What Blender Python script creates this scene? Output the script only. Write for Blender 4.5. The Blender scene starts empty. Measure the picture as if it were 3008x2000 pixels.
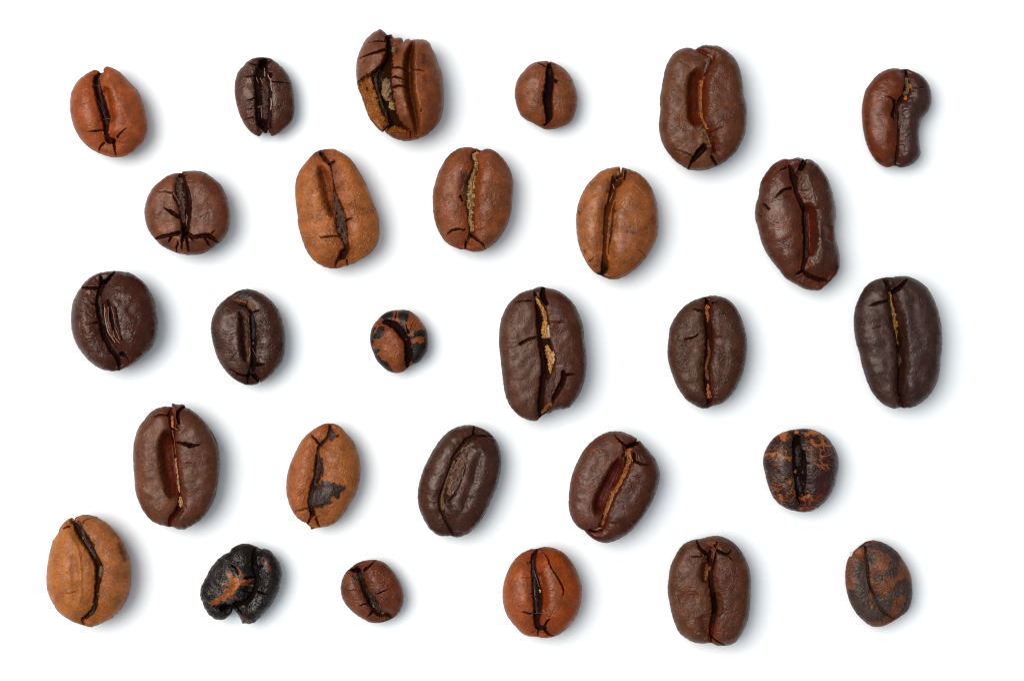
import bpy, math
import numpy as np

# ------------------------------------------------------------------ camera, light, exposure
# 1 unit = 1 cm.  The photograph is 3008 x 2000 px and shows about 10 cm of paper: 300 px per cm.
PXCM = 300.0
CAM_H = 22.0
sc = bpy.context.scene
sc.unit_settings.system = 'METRIC'
sc.unit_settings.scale_length = 0.01
cam_d = bpy.data.cameras.new('camera')
cam_d.sensor_width = 36.0
cam_d.lens = 36.0 * CAM_H / (3008 / PXCM)
cam_d.clip_start = 0.5
cam_d.clip_end = 400.0
cam = bpy.data.objects.new('camera', cam_d)
cam.location = (0, 0, CAM_H)
sc.collection.objects.link(cam)
sc.camera = cam

world = bpy.data.worlds.new('World')
sc.world = world
world.use_nodes = True
bg = world.node_tree.nodes['Background']
bg.inputs['Color'].default_value = (0.78, 0.90, 1.0, 1)
bg.inputs['Strength'].default_value = 0.28

def area_lamp(name, loc, size, power, color):
    d = bpy.data.lights.new(name, 'AREA')
    d.shape = 'DISK'
    d.size = size
    d.energy = power
    d.color = color
    o = bpy.data.objects.new(name, d)
    o.location = loc
    v = np.array(loc, float)
    v /= np.linalg.norm(v)
    o.rotation_euler = (math.acos(v[2]), 0, math.atan2(v[1], v[0]) + math.pi / 2)
    sc.collection.objects.link(o)
    return o
area_lamp('window_light', (-36, 12, 66), 66, 60000, (1.0, 0.972, 0.93))
area_lamp('ceiling_light', (-12, 6, 70), 80, 24000, (0.90, 0.96, 1.0))

sc.view_settings.view_transform = 'Standard'
sc.view_settings.look = 'None'
sc.view_settings.exposure = 0.0
sc.view_settings.gamma = 1.0
sc.view_settings.use_curve_mapping = False
sc.cycles.max_bounces = 8
sc.cycles.diffuse_bounces = 4
sc.cycles.filter_width = 1.1

# ------------------------------------------------------------------ materials
def skin_material():
    m = bpy.data.materials.new('roasted_bean_skin')
    m.use_nodes = True
    nt = m.node_tree
    N, L = nt.nodes, nt.links
    b = N['Principled BSDF']
    geo = N.new('ShaderNodeNewGeometry')
    tone = N.new('ShaderNodeAttribute'); tone.attribute_name = 'tone'
    wr = N.new('ShaderNodeAttribute'); wr.attribute_name = 'wrinkle'
    gl = N.new('ShaderNodeAttribute'); gl.attribute_name = 'gloss'
    n1 = N.new('ShaderNodeTexNoise'); n1.inputs['Scale'].default_value = 9; n1.inputs['Detail'].default_value = 6
    n2 = N.new('ShaderNodeTexNoise'); n2.inputs['Scale'].default_value = 55; n2.inputs['Detail'].default_value = 4
    n3 = N.new('ShaderNodeTexNoise'); n3.inputs['Scale'].default_value = 26; n3.inputs['Detail'].default_value = 5
    n3.inputs['Distortion'].default_value = 1.2
    for n in (n1, n2, n3):
        L.new(geo.outputs['Position'], n.inputs['Vector'])
    def mapr(src, a, c, lo, hi):
        r = N.new('ShaderNodeMapRange')
        r.inputs[1].default_value = a; r.inputs[2].default_value = c
        r.inputs[3].default_value = lo; r.inputs[4].default_value = hi
        L.new(src, r.inputs[0]); return r.outputs[0]
    def mul(a, c):
        r = N.new('ShaderNodeMath'); r.operation = 'MULTIPLY'
        for i, s in enumerate((a, c)):
            if isinstance(s, (int, float)): r.inputs[i].default_value = s
            else: L.new(s, r.inputs[i])
        return r.outputs[0]
    v = mul(mapr(n1.outputs[0], .3, .7, .74, 1.22), mapr(n2.outputs[0], .3, .7, .76, 1.22))
    vm = N.new('ShaderNodeVectorMath'); vm.operation = 'SCALE'
    L.new(tone.outputs['Color'], vm.inputs[0]); L.new(v, vm.inputs['Scale'])
    L.new(vm.outputs[0], b.inputs['Base Color'])
    ra = N.new('ShaderNodeMath'); ra.operation = 'ADD'
    L.new(gl.outputs['Fac'], ra.inputs[0]); L.new(mapr(n3.outputs[0], .32, .68, -.15, .15), ra.inputs[1])
    L.new(ra.outputs[0], b.inputs['Roughness'])
    b.inputs['IOR'].default_value = 1.5
    b.inputs['Specular Tint'].default_value = (1, .87, .78, 1)
    sp = N.new('ShaderNodeAttribute'); sp.attribute_name = 'oil'
    L.new(sp.outputs['Fac'], b.inputs['Specular IOR Level'])
    bu1 = N.new('ShaderNodeBump'); bu1.inputs['Distance'].default_value = 0.02
    L.new(n3.outputs[0], bu1.inputs['Height']); L.new(wr.outputs['Fac'], bu1.inputs['Strength'])
    bu2 = N.new('ShaderNodeBump'); bu2.inputs['Distance'].default_value = 0.007
    L.new(n2.outputs[0], bu2.inputs['Height']); L.new(wr.outputs['Fac'], bu2.inputs['Strength'])
    L.new(bu1.outputs[0], bu2.inputs['Normal'])
    L.new(bu2.outputs[0], b.inputs['Normal'])
    return m

def film_material():
    m = bpy.data.materials.new('dry_silverskin')
    m.use_nodes = True
    nt = m.node_tree
    N, L = nt.nodes, nt.links
    b = N['Principled BSDF']
    geo = N.new('ShaderNodeNewGeometry')
    tone = N.new('ShaderNodeAttribute'); tone.attribute_name = 'tone'
    n1 = N.new('ShaderNodeTexNoise'); n1.inputs['Scale'].default_value = 40; n1.inputs['Detail'].default_value = 5
    L.new(geo.outputs['Position'], n1.inputs['Vector'])
    r = N.new('ShaderNodeMapRange'); r.inputs[1].default_value = .3; r.inputs[2].default_value = .7
    r.inputs[3].default_value = .6; r.inputs[4].default_value = 1.35
    L.new(n1.outputs[0], r.inputs[0])
    vm = N.new('ShaderNodeVectorMath'); vm.operation = 'SCALE'
    L.new(tone.outputs['Color'], vm.inputs[0]); L.new(r.outputs[0], vm.inputs['Scale'])
    L.new(vm.outputs[0], b.inputs['Base Color'])
    b.inputs['Roughness'].default_value = 0.55
    b.inputs['Specular IOR Level'].default_value = 0.2
    bu = N.new('ShaderNodeBump'); bu.inputs['Distance'].default_value = 0.01; bu.inputs['Strength'].default_value = 0.6
    L.new(n1.outputs[0], bu.inputs['Height']); L.new(bu.outputs[0], b.inputs['Normal'])
    return m

def paper_material():
    m = bpy.data.materials.new('white_paper')
    m.use_nodes = True
    nt = m.node_tree
    N, L = nt.nodes, nt.links
    b = N['Principled BSDF']
    geo = N.new('ShaderNodeNewGeometry')
    n1 = N.new('ShaderNodeTexNoise'); n1.inputs['Scale'].default_value = 30; n1.inputs['Detail'].default_value = 6
    L.new(geo.outputs['Position'], n1.inputs['Vector'])
    r = N.new('ShaderNodeMix'); r.data_type = 'RGBA'
    r.inputs[6].default_value = (.86, .865, .87, 1); r.inputs[7].default_value = (.9, .905, .91, 1)
    L.new(n1.outputs[0], r.inputs[0]); L.new(r.outputs[2], b.inputs['Base Color'])
    b.inputs['Roughness'].default_value = 0.9
    b.inputs['Specular IOR Level'].default_value = 0.1
    bu = N.new('ShaderNodeBump'); bu.inputs['Distance'].default_value = 0.003; bu.inputs['Strength'].default_value = 0.28
    L.new(n1.outputs[0], bu.inputs['Height']); L.new(bu.outputs[0], b.inputs['Normal'])
    return m
SKIN, FILM, PAPER = skin_material(), film_material(), paper_material()

# ------------------------------------------------------------------ the setting: a white sheet
pm = bpy.data.meshes.new('paper')
pm.from_pydata([(-60, -60, 0), (60, -60, 0), (60, 60, 0), (-60, 60, 0)], [], [(0, 1, 2, 3)])
pm.materials.append(PAPER)
paper = bpy.data.objects.new('paper', pm)
paper['kind'] = 'structure'
paper['label'] = 'plain white paper surface the coffee beans lie on'
sc.collection.objects.link(paper)

# ------------------------------------------------------------------ numeric helpers
RNG = np.random.default_rng(7)
GANG = RNG.random((256, 256)) * 2 * math.pi
GX, GY = np.cos(GANG), np.sin(GANG)
def pnoise(x, y):
    xi = np.floor(x).astype(int); yi = np.floor(y).astype(int)
    fx = x - xi; fy = y - yi
    u = fx * fx * fx * (fx * (fx * 6 - 15) + 10); v = fy * fy * fy * (fy * (fy * 6 - 15) + 10)
    def g(ix, iy, dx, dy):
        a, b = ix & 255, iy & 255
        return GX[a, b] * dx + GY[a, b] * dy
    n00 = g(xi, yi, fx, fy); n10 = g(xi + 1, yi, fx - 1, fy)
    n01 = g(xi, yi + 1, fx, fy - 1); n11 = g(xi + 1, yi + 1, fx - 1, fy - 1)
    return ((n00 * (1 - u) + n10 * u) * (1 - v) + (n01 * (1 - u) + n11 * u) * v) * 1.5
def fbm(x, y, o=3):
    s, a = 0, 1.0
    for k in range(o):
        s = s + a * pnoise(x + 17.3 * k, y + 5.1 * k); x = x * 2.03; y = y * 2.03; a *= .5
    return s
def sstep(a, b, x):
    t = np.clip((x - a) / (b - a), 0, 1); return t * t * (3 - 2 * t)
def lin(c):
    c = np.array(c, float) / 255
    c = np.where(c <= .04045, c / 12.92, ((c + .055) / 1.055) ** 2.4)
    y = .2126 * c[0] + .7152 * c[1] + .0722 * c[2]
    sat, sca = np.interp(y, [.03, .16], [1.28, 1.0]), np.interp(y, [.03, .09, .2], [.45, .57, .75])
    return np.clip((y + (c - y) * sat) * sca * [1, .98, .85], .003, .9)
def raw(c):
    c = np.array(c, float) / 255
    return np.where(c <= .04045, c / 12.92, ((c + .055) / 1.055) ** 2.4)
def pts(s, n=2, dw=7.0):
    if isinstance(s, (list, tuple)): return np.array(s, float)
    rows = []
    for t in s.split():
        v = [float(q) for q in t.split(',')]
        if n == 3 and len(v) == 2: v.append(dw)
        rows.append(v[:n])
    return np.array(rows)
def crom(P, closed, step):
    """Catmull-Rom resampling with about one point per `step`"""
    n = len(P); out = []
    if n == 1: return P.copy()
    for i in range(n if closed else n - 1):
        if closed: p0, p1, p2, p3 = P[i - 1], P[i], P[(i + 1) % n], P[(i + 2) % n]
        else: p0, p1, p2, p3 = P[max(i - 1, 0)], P[i], P[i + 1], P[min(i + 2, n - 1)]
        m = max(2, int(np.hypot(*(p2 - p1)[:2]) / step) + 1)
        t = (np.arange(m) / m)[:, None]
        out.append(.5 * (2 * p1 + (p2 - p0) * t + (2 * p0 - 5 * p1 + 4 * p2 - p3) * t * t + (3 * p1 - p0 - 3 * p2 + p3) * t ** 3))
    if not closed: out.append(P[-1:])
    return np.concatenate(out)
def near(X, Y, Q, margin=1e9):
    """distance from points to the dense polyline Q and the index of the nearest sample"""
    D = np.full(X.shape, 1e6, np.float32); I = np.zeros(X.shape, int)
    sel = np.where((X > Q[:, 0].min() - margin) & (X < Q[:, 0].max() + margin) & (Y > Q[:, 1].min() - margin) & (Y < Q[:, 1].max() + margin))[0]
    for k in range(0, len(sel), 6000):
        s = sel[k:k + 6000]
        d = (X[s, None] - Q[None, :, 0]).astype(np.float32) ** 2 + (Y[s, None] - Q[None, :, 1]).astype(np.float32) ** 2
        j = d.argmin(1); I[s] = j; D[s] = np.sqrt(d[np.arange(len(s)), j])
    return D, I
def inside(X, Y, P):
    c = np.zeros(X.shape, bool); n = len(P)
    for i in range(n):
        x1, y1 = P[i][:2]; x2, y2 = P[(i + 1) % n][:2]
        if y1 == y2: continue
        c ^= ((y1 > Y) != (y2 > Y)) & (X < (x2 - x1) * (Y - y1) / (y2 - y1) + x1)
    return c
def sdist(X, Y, P):
    Q = crom(P, True, 8.0)
    d, _ = near(X, Y, Q, 80)
    return np.where(inside(X, Y, Q), d, -d)

# ------------------------------------------------------------------ the beans, traced in windows of 400 photograph pixels (3.92 units per pixel)
# o outline, cr main crease (x,y,half width), va side valleys, gr further grooves, ck cracks, ch silverskin strips,
# fi fibres, fk flakes, pa colour patches of the roast, low broken-away areas
BEANS = [
dict(at=(120, 130), label='orange-brown bean with a notched top and wide black crease, leftmost of the top row',
  col=(162, 82, 46), wall=(150, 66, 22), inn=(40, 26, 22), wk=.5, top=.52, gk=1.7,
  o='685,342 728,322 724,290 745,268 780,262 840,285 910,325 975,385 1040,460 1120,545 1165,650 1200,760 1222,870 1228,960 1215,1040 1175,1120 1110,1190 1040,1255 960,1295 850,1306 760,1290 680,1262 590,1215 500,1140 425,1040 375,930 345,800 338,690 350,580 385,490 440,415 520,350 600,305 625,298 668,312 680,335',
  cr='690,340,14 655,400,34 665,500,45 700,620,48 735,740,50 765,860,48 775,960,38 775,1040,30 800,1115,34 850,1125,36',
  va=[(.20, '790,480,50 830,640,60 850,800,60 880,930,45', 0.35)],
  ck=['750,1005,9 640,1020,8 555,1030,4', '905,1090,10 960,1030,8 1025,980,4', '745,1150,10 700,1200,9 683,1250,5', '845,1125,12 865,1190,12 878,1290,5', '640,675,3 500,720,3 385,775,2', '910,1140,4 990,1160,4 1050,1170,3'],
  ch=[((74, 54, 46), .3, '670,370,20 675,480,16 695,600,14 725,720,16 755,850,16 780,940,14')],
  fi=[((150, 115, 95), 4, '690,360 700,390 670,420'), ((120, 95, 80), 4, '615,495 660,480 700,490'), ((140, 110, 90), 4, '725,880 770,860 805,870'), ((150, 120, 90), 5, '735,1010 745,1050 770,1080'), ((110, 90, 80), 4, '650,620 690,700 730,800 745,860')]),
dict(at=(576, 83), label='small dark wrinkled oval bean with pale fibres in its ragged crease, second in top row',
  col=(98, 60, 50), col2=(88, 48, 38), wall=(52, 28, 22), inn=(36, 22, 20), oil=0.38, wk=1.4, vd=.2, gk=.45, gloss=.36,
  o='760,337 850,350 930,400 1000,465 1060,545 1100,640 1122,750 1133,860 1130,960 1110,1050 1060,1120 990,1180 930,1225 875,1247 850,1215 825,1160 815,1205 790,1215 765,1205 745,1235 715,1248 640,1205 570,1130 520,1040 480,930 455,820 443,720 455,600 490,500 545,440 590,390 660,350',
  cr='785,400,50 760,540,85 780,750,100 785,950,95 775,1110,60 810,1190,26',
  gr=[(1.6, '700,590,22 712,700,30 722,850,32 718,1000,30 750,1105,45'), (1.6, '800,480,16 850,600,14 875,740,12 877,900,10 870,1050,12 860,1150,12'), (1.6, '770,430,58 775,450,50'), (1.6, '870,555,28 872,570,20'), (1.4, '765,1100,52 770,1115,45')],
  ck=['700,440,8 650,425,7 600,405,4', '835,410,8 885,375,5', '795,360,5 795,400,9', '880,635,7 1000,640,6 1090,650,4', '700,560,7 600,575,6 540,560,4', '670,1040,7 560,1060,4', '660,945,6 560,955,3', '690,820,9 610,850,4', '740,395,8 715,370,4'],
  ch=[((82, 50, 38), .5, '770,580,30 800,700,45 805,850,45 800,1000,38 810,1060,20')],
  fi=[((185, 140, 105), 6, '780,455 795,500 800,570'), ((190, 145, 115), 7, '835,545 855,590 875,620 880,690 890,740'), ((200, 155, 130), 7, '876,820 880,880 872,955'), ((160, 120, 95), 6, '740,580 770,640 780,730'), ((165, 130, 105), 5, '760,900 755,960 762,1040'), ((150, 120, 95), 5, '715,925 750,905'), ((150, 110, 85), 5, '700,575 725,640')]),
dict(at=(976, 50), label='large broken red-brown bean with a missing piece exposing a tan ledge and pale chaff',
  col=(128, 76, 56), col2=(132, 74, 48), wall=(120, 60, 34), inn=(66, 40, 26), wk=.6, top=.6, vd=.10, gk=1.1,
  o='555,147 600,175 635,210 680,207 715,245 800,250 822,300 850,265 890,262 900,272 980,264 1070,270 1125,310 1150,370 1190,440 1215,530 1260,640 1278,760 1288,920 1282,1040 1250,1180 1180,1280 1090,1360 1000,1405 900,1428 800,1428 700,1395 615,1335 602,1308 575,1328 500,1260 420,1150 370,1020 330,900 295,820 280,700 278,560 300,450 340,350 390,260 460,195 520,160',
  cr='660,240,28 665,330,36 660,450,42 630,560,55 600,700,75 610,850,80 650,1000,70 690,1130,60 760,1260,34 850,1300,24 905,1340,8',
  va=[(.46, '960,240,34 925,360,38 895,520,46 895,680,46 905,850,46 930,1000,44 960,1150,40 985,1300,38 990,1400,34', 0, 2.6)],
  ck=['430,315,5 520,305,8 610,310,9', '310,495,5 400,470,9 500,440,13 620,405,16', '410,490,4 380,540,6 340,560,3', '705,620,9 790,620,9 885,655,6', '690,730,9 770,730,10 880,770,5', '710,845,12 790,825,11 900,850,6', '915,590,8 960,640,7 1050,645,6 1110,670,3', '905,1330,7 905,1420,5', '602,1305,10 650,1275,12 690,1255,12', '900,275,4 905,320,4', '1035,1095,9 1040,1105,9', '405,835,11 412,855,11'],
  low=[(95, 14, 26, (150, 86, 36), '315,745 380,715 450,685 480,760 495,830 530,960 552,1060 590,1140 632,1180 600,1260 575,1330 500,1262 420,1152 372,1022 332,902 300,800'),
       (120, 10, 16, (66, 42, 28), '620,215 655,240 700,400 700,560 690,720 705,900 735,1060 765,1180 815,1262 730,1250 668,1265 640,1180 590,1130 545,990 497,830 462,690 545,605 635,500 628,330'),
       (70, 10, 14, (146, 82, 36), '615,1335 690,1260 740,1262 815,1290 890,1310 860,1350 740,1340 650,1350')],
  pa=[((96, 48, 34), 'line', 14, 20, '1060,470,22 1060,560,16'), ((96, 48, 34), 'line', 14, 20, '1070,720,22 1080,790,16'), ((156, 84, 48), 'line', 40, 30, '1010,700,40 1010,1000,46 1000,1250,36')],
  ch=[((104, 66, 38), .3, '500,700,16 525,830,18 560,960,18 600,1100,18'), ((112, 72, 46), .4, '670,260,18 690,330,22 690,430,16'), ((84, 60, 40), .3, '560,620,30 555,720,30 560,820,24'), ((78, 58, 40), .5, '600,1010,14 620,1090,18 650,1200,14')],
  fk=[((132, 98, 68), 640, 850, 62, 122, 80), ((150, 118, 72), 700, 1030, 42, 50, 60), ((120, 92, 62), 640, 760, 38, 40, 70), ((130, 96, 70), 725, 410, 26, 34, 60)]),
dict(at=(1403, 80), label='small round brown bean with a smooth black slit down its middle, in the top row',
  col=(136, 76, 50), wall=(116, 58, 28), inn=(34, 22, 20), wk=1.0, gk=2.0, vd=.06, top=.55,
  o='795,392 825,408 840,400 900,420 970,460 1030,515 1085,595 1120,685 1145,770 1148,870 1130,970 1090,1070 1030,1125 950,1158 870,1178 800,1182 740,1165 640,1110 560,1070 500,1020 460,940 435,850 427,770 440,660 475,580 530,510 600,440 680,403',
  cr='825,425,10 825,500,42 830,600,50 820,720,58 803,820,58 815,950,52 820,1050,44 795,1115,20 760,1140,9',
  gr=[(1.6, '890,640,26 900,655,18')],
  ck=['690,425,5 735,440,8 775,470,9', '915,635,6 950,630,3', '745,1140,5 770,1125,8'],
  ch=[((46, 30, 26), .2, '830,480,18 835,560,16'), ((70, 56, 54), .3, '785,690,10 768,770,16')]),
dict(at=(1863, 117), label='largest bean of the top row, flat faced, brown, forked black crack at its lower end',
  col=(112, 68, 50), col2=(104, 60, 44), wall=(112, 48, 20), oil=.26, wk=.9, top=.38, dome=.10, vr=.13, edge=0.44, gk=1.2, vd=.12,
  o='700,113 735,95 800,68 940,72 1010,98 1080,145 1145,210 1195,290 1225,380 1248,520 1262,650 1290,750 1295,850 1285,1000 1270,1100 1230,1190 1170,1290 1090,1370 1000,1435 900,1480 800,1505 700,1508 610,1490 520,1435 440,1365 370,1275 315,1170 290,1060 285,950 300,820 295,680 310,590 330,470 350,370 380,280 430,190 500,125 580,98 650,100',
  cr='705,115,12 800,165,20 890,220,26 880,280,20 815,420,16 780,560,18 775,700,16 782,850,16 800,980,18 860,1080,20 890,1180,20 915,1290,16',
  va=[(.33, '740,330,50 700,450,80 690,600,88 690,750,88 690,900,85 710,1040,60', 0.12, 4)],
  gr=[(1.5, '905,255,16 900,265,14')],
  ck=['800,1245,40 730,1320,36 665,1400,22 615,1490,8', '880,1355,14 915,1410,16 955,1460,6', '1015,1015,4 920,1055,6 870,1080,6', '940,1130,3 900,1140,7', '450,1280,4 560,1310,6 665,1365,7', '530,535,2 610,545,3'],
  ch=[((176, 104, 40), .4, '800,440,14 775,520,20 770,640,18 765,760,18 775,880,18 795,980,22 820,1060,34'), ((122, 76, 48), .3, '740,1010,24 790,1100,55 840,1190,50 870,1260,30'), ((140, 96, 66), .5, '830,180,18 880,195,22 890,250,14'), ((128, 104, 92), .3, '830,230,28 835,310,22 800,400,14')]),
dict(at=(2434, 147), label='kidney-shaped bean with reddish left lobe and dark notched right lobe, rightmost of top row',
  col=(116, 56, 34), col2=(72, 46, 44), wall=(92, 44, 26), inn=(48, 32, 26), oil=0.36, wk=.35, top=.5, gk=1.0, gloss=.38, c=(745, 790),
  o='775,213 830,225 890,222 960,242 1030,275 1100,330 1150,400 1175,480 1183,570 1170,650 1140,715 1090,775 1060,820 1045,890 1035,960 1040,1060 1052,1140 1052,1210 1020,1260 970,1310 900,1345 830,1355 755,1335 690,1355 640,1345 560,1295 490,1200 440,1090 405,960 388,830 383,690 400,560 430,460 490,370 560,290 640,240 710,218',
  cr='885,240,9 885,330,22 890,430,42 860,540,42 790,615,28 760,700,22 785,800,14 785,950,14 778,1100,16 772,1220,20 760,1330,8',
  ck=['625,545,4 700,575,9 745,610,14', '985,450,5 1060,450,6 1105,410,3', '885,235,7 890,290,10', '715,610,8 740,650,14 715,760,16 730,800,10'],
  pa=[((62, 36, 30), 'line', 10, 14, '730,720,26 740,810,18')],
  ch=[((124, 92, 66), .4, '885,320,14 890,390,24 905,460,26 850,530,32'), ((190, 108, 34), .6, '925,400,10 930,460,14'), ((202, 112, 34), .7, '885,530,16 865,590,24'), ((98, 70, 56), .3, '800,650,14 810,720,12 795,850,10 795,920,9')],
  llab='glossy reddish-brown left lobe', rlab='dark purplish-brown right lobe with a notch'),
dict(at=(350, 424), label='round brown bean with a wide ragged crease and cracks fanning along its lower edge',
  col=(126, 76, 58), col2=(116, 66, 50), wall=(112, 52, 22), inn=(38, 25, 22), wk=.7, top=.38, dome=.10, vr=.13, edge=0.46, gk=1.0, vd=.1,
  o='720,335 735,318 790,308 890,307 970,322 1040,360 1110,410 1170,470 1215,550 1250,640 1270,750 1278,850 1265,950 1240,1030 1190,1100 1130,1155 1060,1210 980,1255 900,1272 800,1275 700,1262 600,1225 500,1175 420,1100 350,1010 310,910 292,800 305,690 340,590 395,500 470,430 550,370 630,340 690,332',
  cr='720,350,30 720,480,55 730,600,62 755,720,66 770,820,58 772,930,45 770,1010,45',
  gr=[(1.7, '755,380,18 790,500,24 820,620,34 830,750,30 820,880,28 775,1000,46')],
  ck=['545,735,5 590,770,14 640,800,22 720,850,22', '705,1030,26 600,1060,20 500,1075,18 420,1095,12', '620,1080,14 585,1145,5', '800,1040,28 880,1075,22 980,1065,22 1060,1065,30 1145,1130,8', '770,1060,28 750,1120,16 735,1230,5', '800,1090,16 812,1170,14 812,1240,6', '705,1120,6 680,1190,12 665,1240,7', '1010,1085,12 1040,1150,10 1060,1185,5', '860,1090,9 885,1140,4', '1090,1030,9 1130,995,4', '640,575,8 560,560,5 480,555,4 380,545,2', '960,850,3 1060,790,3', '775,370,6 840,345,3', '640,590,7 690,680,9'],
  ch=[((96, 64, 50), .7, '710,385,36 705,480,44 715,580,50 730,680,46 740,780,40 750,850,30 765,920,16')],
  fi=[((165, 115, 80), 6, '785,810 795,860 780,940'), ((120, 92, 78), 5, '680,430 690,500 740,530'), ((130, 100, 85), 5, '640,575 680,620 700,700')]),
dict(at=(791, 414), label='tall light orange wrinkled bean whose dark fibrous crease widens towards its lower end',
  col=(172, 98, 50), wall=(128, 58, 22), inn=(62, 36, 24), wk=1.9, top=.46, edge=.7, gk=.8, vd=.10, gloss=.46,
  o='700,92 760,100 830,135 910,185 970,250 1030,345 1085,440 1130,530 1170,630 1210,740 1255,850 1268,960 1268,1080 1250,1170 1215,1240 1150,1310 1060,1365 980,1410 880,1445 780,1468 700,1468 620,1445 540,1400 470,1330 410,1220 370,1110 335,980 325,850 310,740 300,620 305,490 330,390 380,300 460,205 520,140 580,108',
  cr='600,150,26 650,220,30 710,290,14 740,420,7 760,560,14 780,680,38 820,800,52 835,930,76 855,1050,68 890,1170,38 900,1250,38 865,1300,50 800,1370,24 760,1440,10',
  va=[(.2, '570,270,44 600,400,56 640,540,62 670,680,62 715,820,56 750,920,44', .22)],
  gr=[(1.6, '905,1260,26 865,1295,52 850,1330,45')],
  ck=['900,925,14 970,900,5', '590,1120,5 660,1118,10 740,1105,10 810,1110,8', '780,700,5 650,715,4', '905,1380,10 900,1440,6', '560,110,6 610,160,12', '700,280,10 760,250,12'],
  pa=[((86, 58, 52), 'line', 25, 26, '540,150,26 640,115,22'), ((96, 62, 52), 'line', 14, 20, '750,250,28 740,270,18'), ((150, 96, 66), 'line', 30, 30, '590,870,24 600,880,20')],
  ch=[((92, 60, 44), .35, '762,590,9 775,690,30 800,780,40 835,870,50 840,960,62 850,1050,55 880,1140,34 900,1200,16')],
  fi=[((120, 98, 88), 6, '790,720 800,800 850,920 870,1050'), ((40, 30, 28), 6, '820,760 840,900 880,1000')]),
dict(at=(1188, 386), label='plump reddish-brown bean with a bright tan strip of chaff filling its whole crease',
  col=(142, 82, 56), col2=(138, 78, 50), wall=(140, 62, 20), inn=(88, 54, 34), wk=1.2, top=.48, edge=.72, gk=.9, vd=.16,
  o='730,182 780,190 840,205 880,222 930,205 985,205 1050,235 1115,290 1170,360 1215,440 1245,540 1255,650 1245,780 1235,900 1210,1010 1170,1110 1110,1210 1040,1290 950,1355 870,1385 780,1388 700,1362 640,1360 560,1330 480,1280 420,1200 370,1100 340,980 328,850 328,700 355,590 390,480 440,380 500,290 570,230 650,193',
  cr='870,222,14 800,290,38 825,400,42 790,520,46 755,650,64 752,780,68 765,900,52 770,1050,42 780,1160,36 750,1220,26 712,1300,12 700,1360,7',
  va=[(.12, '885,400,34 850,560,34 845,760,30 830,960,28', 0.3)],
  ck=['490,1195,5 560,1150,11 620,1135,11 700,1145,8', '770,1200,14 860,1270,14 900,1300,12 940,1360,6', '712,1250,10 705,1350,8', '900,1290,5 1000,1280,3', '340,950,2 400,930,4', '650,760,14 670,810,12'],
  ch=[((176, 134, 84), .5, '850,240,26 805,295,30 830,360,22 815,450,26 785,540,30 770,630,36 765,730,42 760,830,42 768,930,28 760,1010,26 775,1090,30 785,1165,22'), ((110, 80, 54), .4, '720,620,18 700,720,26 715,820,22'), ((160, 120, 76), .4, '715,1230,14 720,1270,12'), ((150, 108, 70), .4, '765,1240,14 762,1290,8')],
  fi=[((215, 180, 120), 6, '790,560 800,640 770,720'), ((220, 190, 130), 6, '765,850 770,920 745,990')],
  pa=[((100, 60, 46), 'line', 30, 26, '690,520,46 660,640,40'), ((92, 56, 46), 'line', 22, 20, '800,220,22 760,280,20')]),
dict(at=(1611, 455), label='light brown oval bean with dark specks, split on top and black at lower tip',
  col=(164, 98, 58), col2=(154, 88, 48), wall=(134, 70, 30), inn=(82, 44, 26), oil=0.32, wk=.7, top=.48, edge=.74, gk=1.0, vd=.18, vw=110,
  o='800,138 822,150 838,235 848,152 890,155 980,185 1060,230 1140,310 1200,410 1240,530 1262,660 1268,800 1255,930 1215,1040 1150,1150 1070,1250 970,1340 880,1400 780,1435 700,1430 620,1400 540,1360 470,1290 400,1170 350,1040 325,900 318,740 330,620 370,490 430,370 510,275 600,195 700,155',
  cr='838,225,14 800,300,60 750,380,48 720,500,38 690,600,36 662,720,26 655,850,24 645,1000,22 640,1150,26 645,1280,46 615,1370,16',
  gr=[(1.7, '660,600,14 645,740,14 638,900,12 632,1080,12 630,1200,18 640,1290,40'), (1.2, '760,560,12 735,680,12 728,800,10 712,940,10 690,1060,9 684,1150,6'), (1.2, '755,660,18 770,660,10'), (1.5, '740,260,16 735,330,22')],
  ck=['935,330,3 1040,420,4 1100,490,3', '930,1040,3 1050,1110,5 1100,1170,5', '890,200,10 870,290,12', '720,820,5 700,900,5'],
  pa=[((40, 26, 24), 'line', 14, 14, '610,1370,40 660,1310,30'), ((92, 46, 28), 'line', 9, 16, '675,420,18 700,440,12'), ((100, 52, 32), 'line', 8, 10, '340,660,14 350,680,9'), ((104, 56, 34), 'line', 8, 12, '415,1110,16 425,1130,9'), ((104, 54, 32), 'line', 7, 10, '470,1230,14 515,1190,10'), ((116, 64, 52), 'line', 16, 22, '890,900,26 960,900,24 1010,910,12'), ((118, 64, 40), 'line', 7, 12, '1170,1000,8'), ((116, 62, 38), 'line', 9, 12, '1190,740,12 1200,700,9'), ((110, 58, 36), 'line', 8, 12, '480,350,9 500,340,7'), ((120, 66, 40), 'line', 9, 12, '1000,220,18 930,215,12'), ((66, 36, 26), 'line', 18, 14, '880,190,20 830,180,14'), ((150, 90, 70), 'line', 30, 30, '850,1000,34 830,1150,28')],
  fi=[((150, 105, 80), 5, '765,240 785,300 810,290'), ((185, 140, 110), 5, '740,340 755,400'), ((165, 120, 90), 4, '745,440 720,500 700,540'), ((150, 105, 75), 4, '800,290 850,270')]),
dict(at=(2143, 458), label='long shiny dark bean tapering to a bent lower right end, orange-red wall along its crease',
  col=(98, 56, 42), col2=(82, 46, 36), wall=(104, 46, 20), inn=(36, 22, 18), oil=0.36, wk=.7, top=.5, edge=.72, gk=1.3, vd=.16, gloss=.37,
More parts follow.
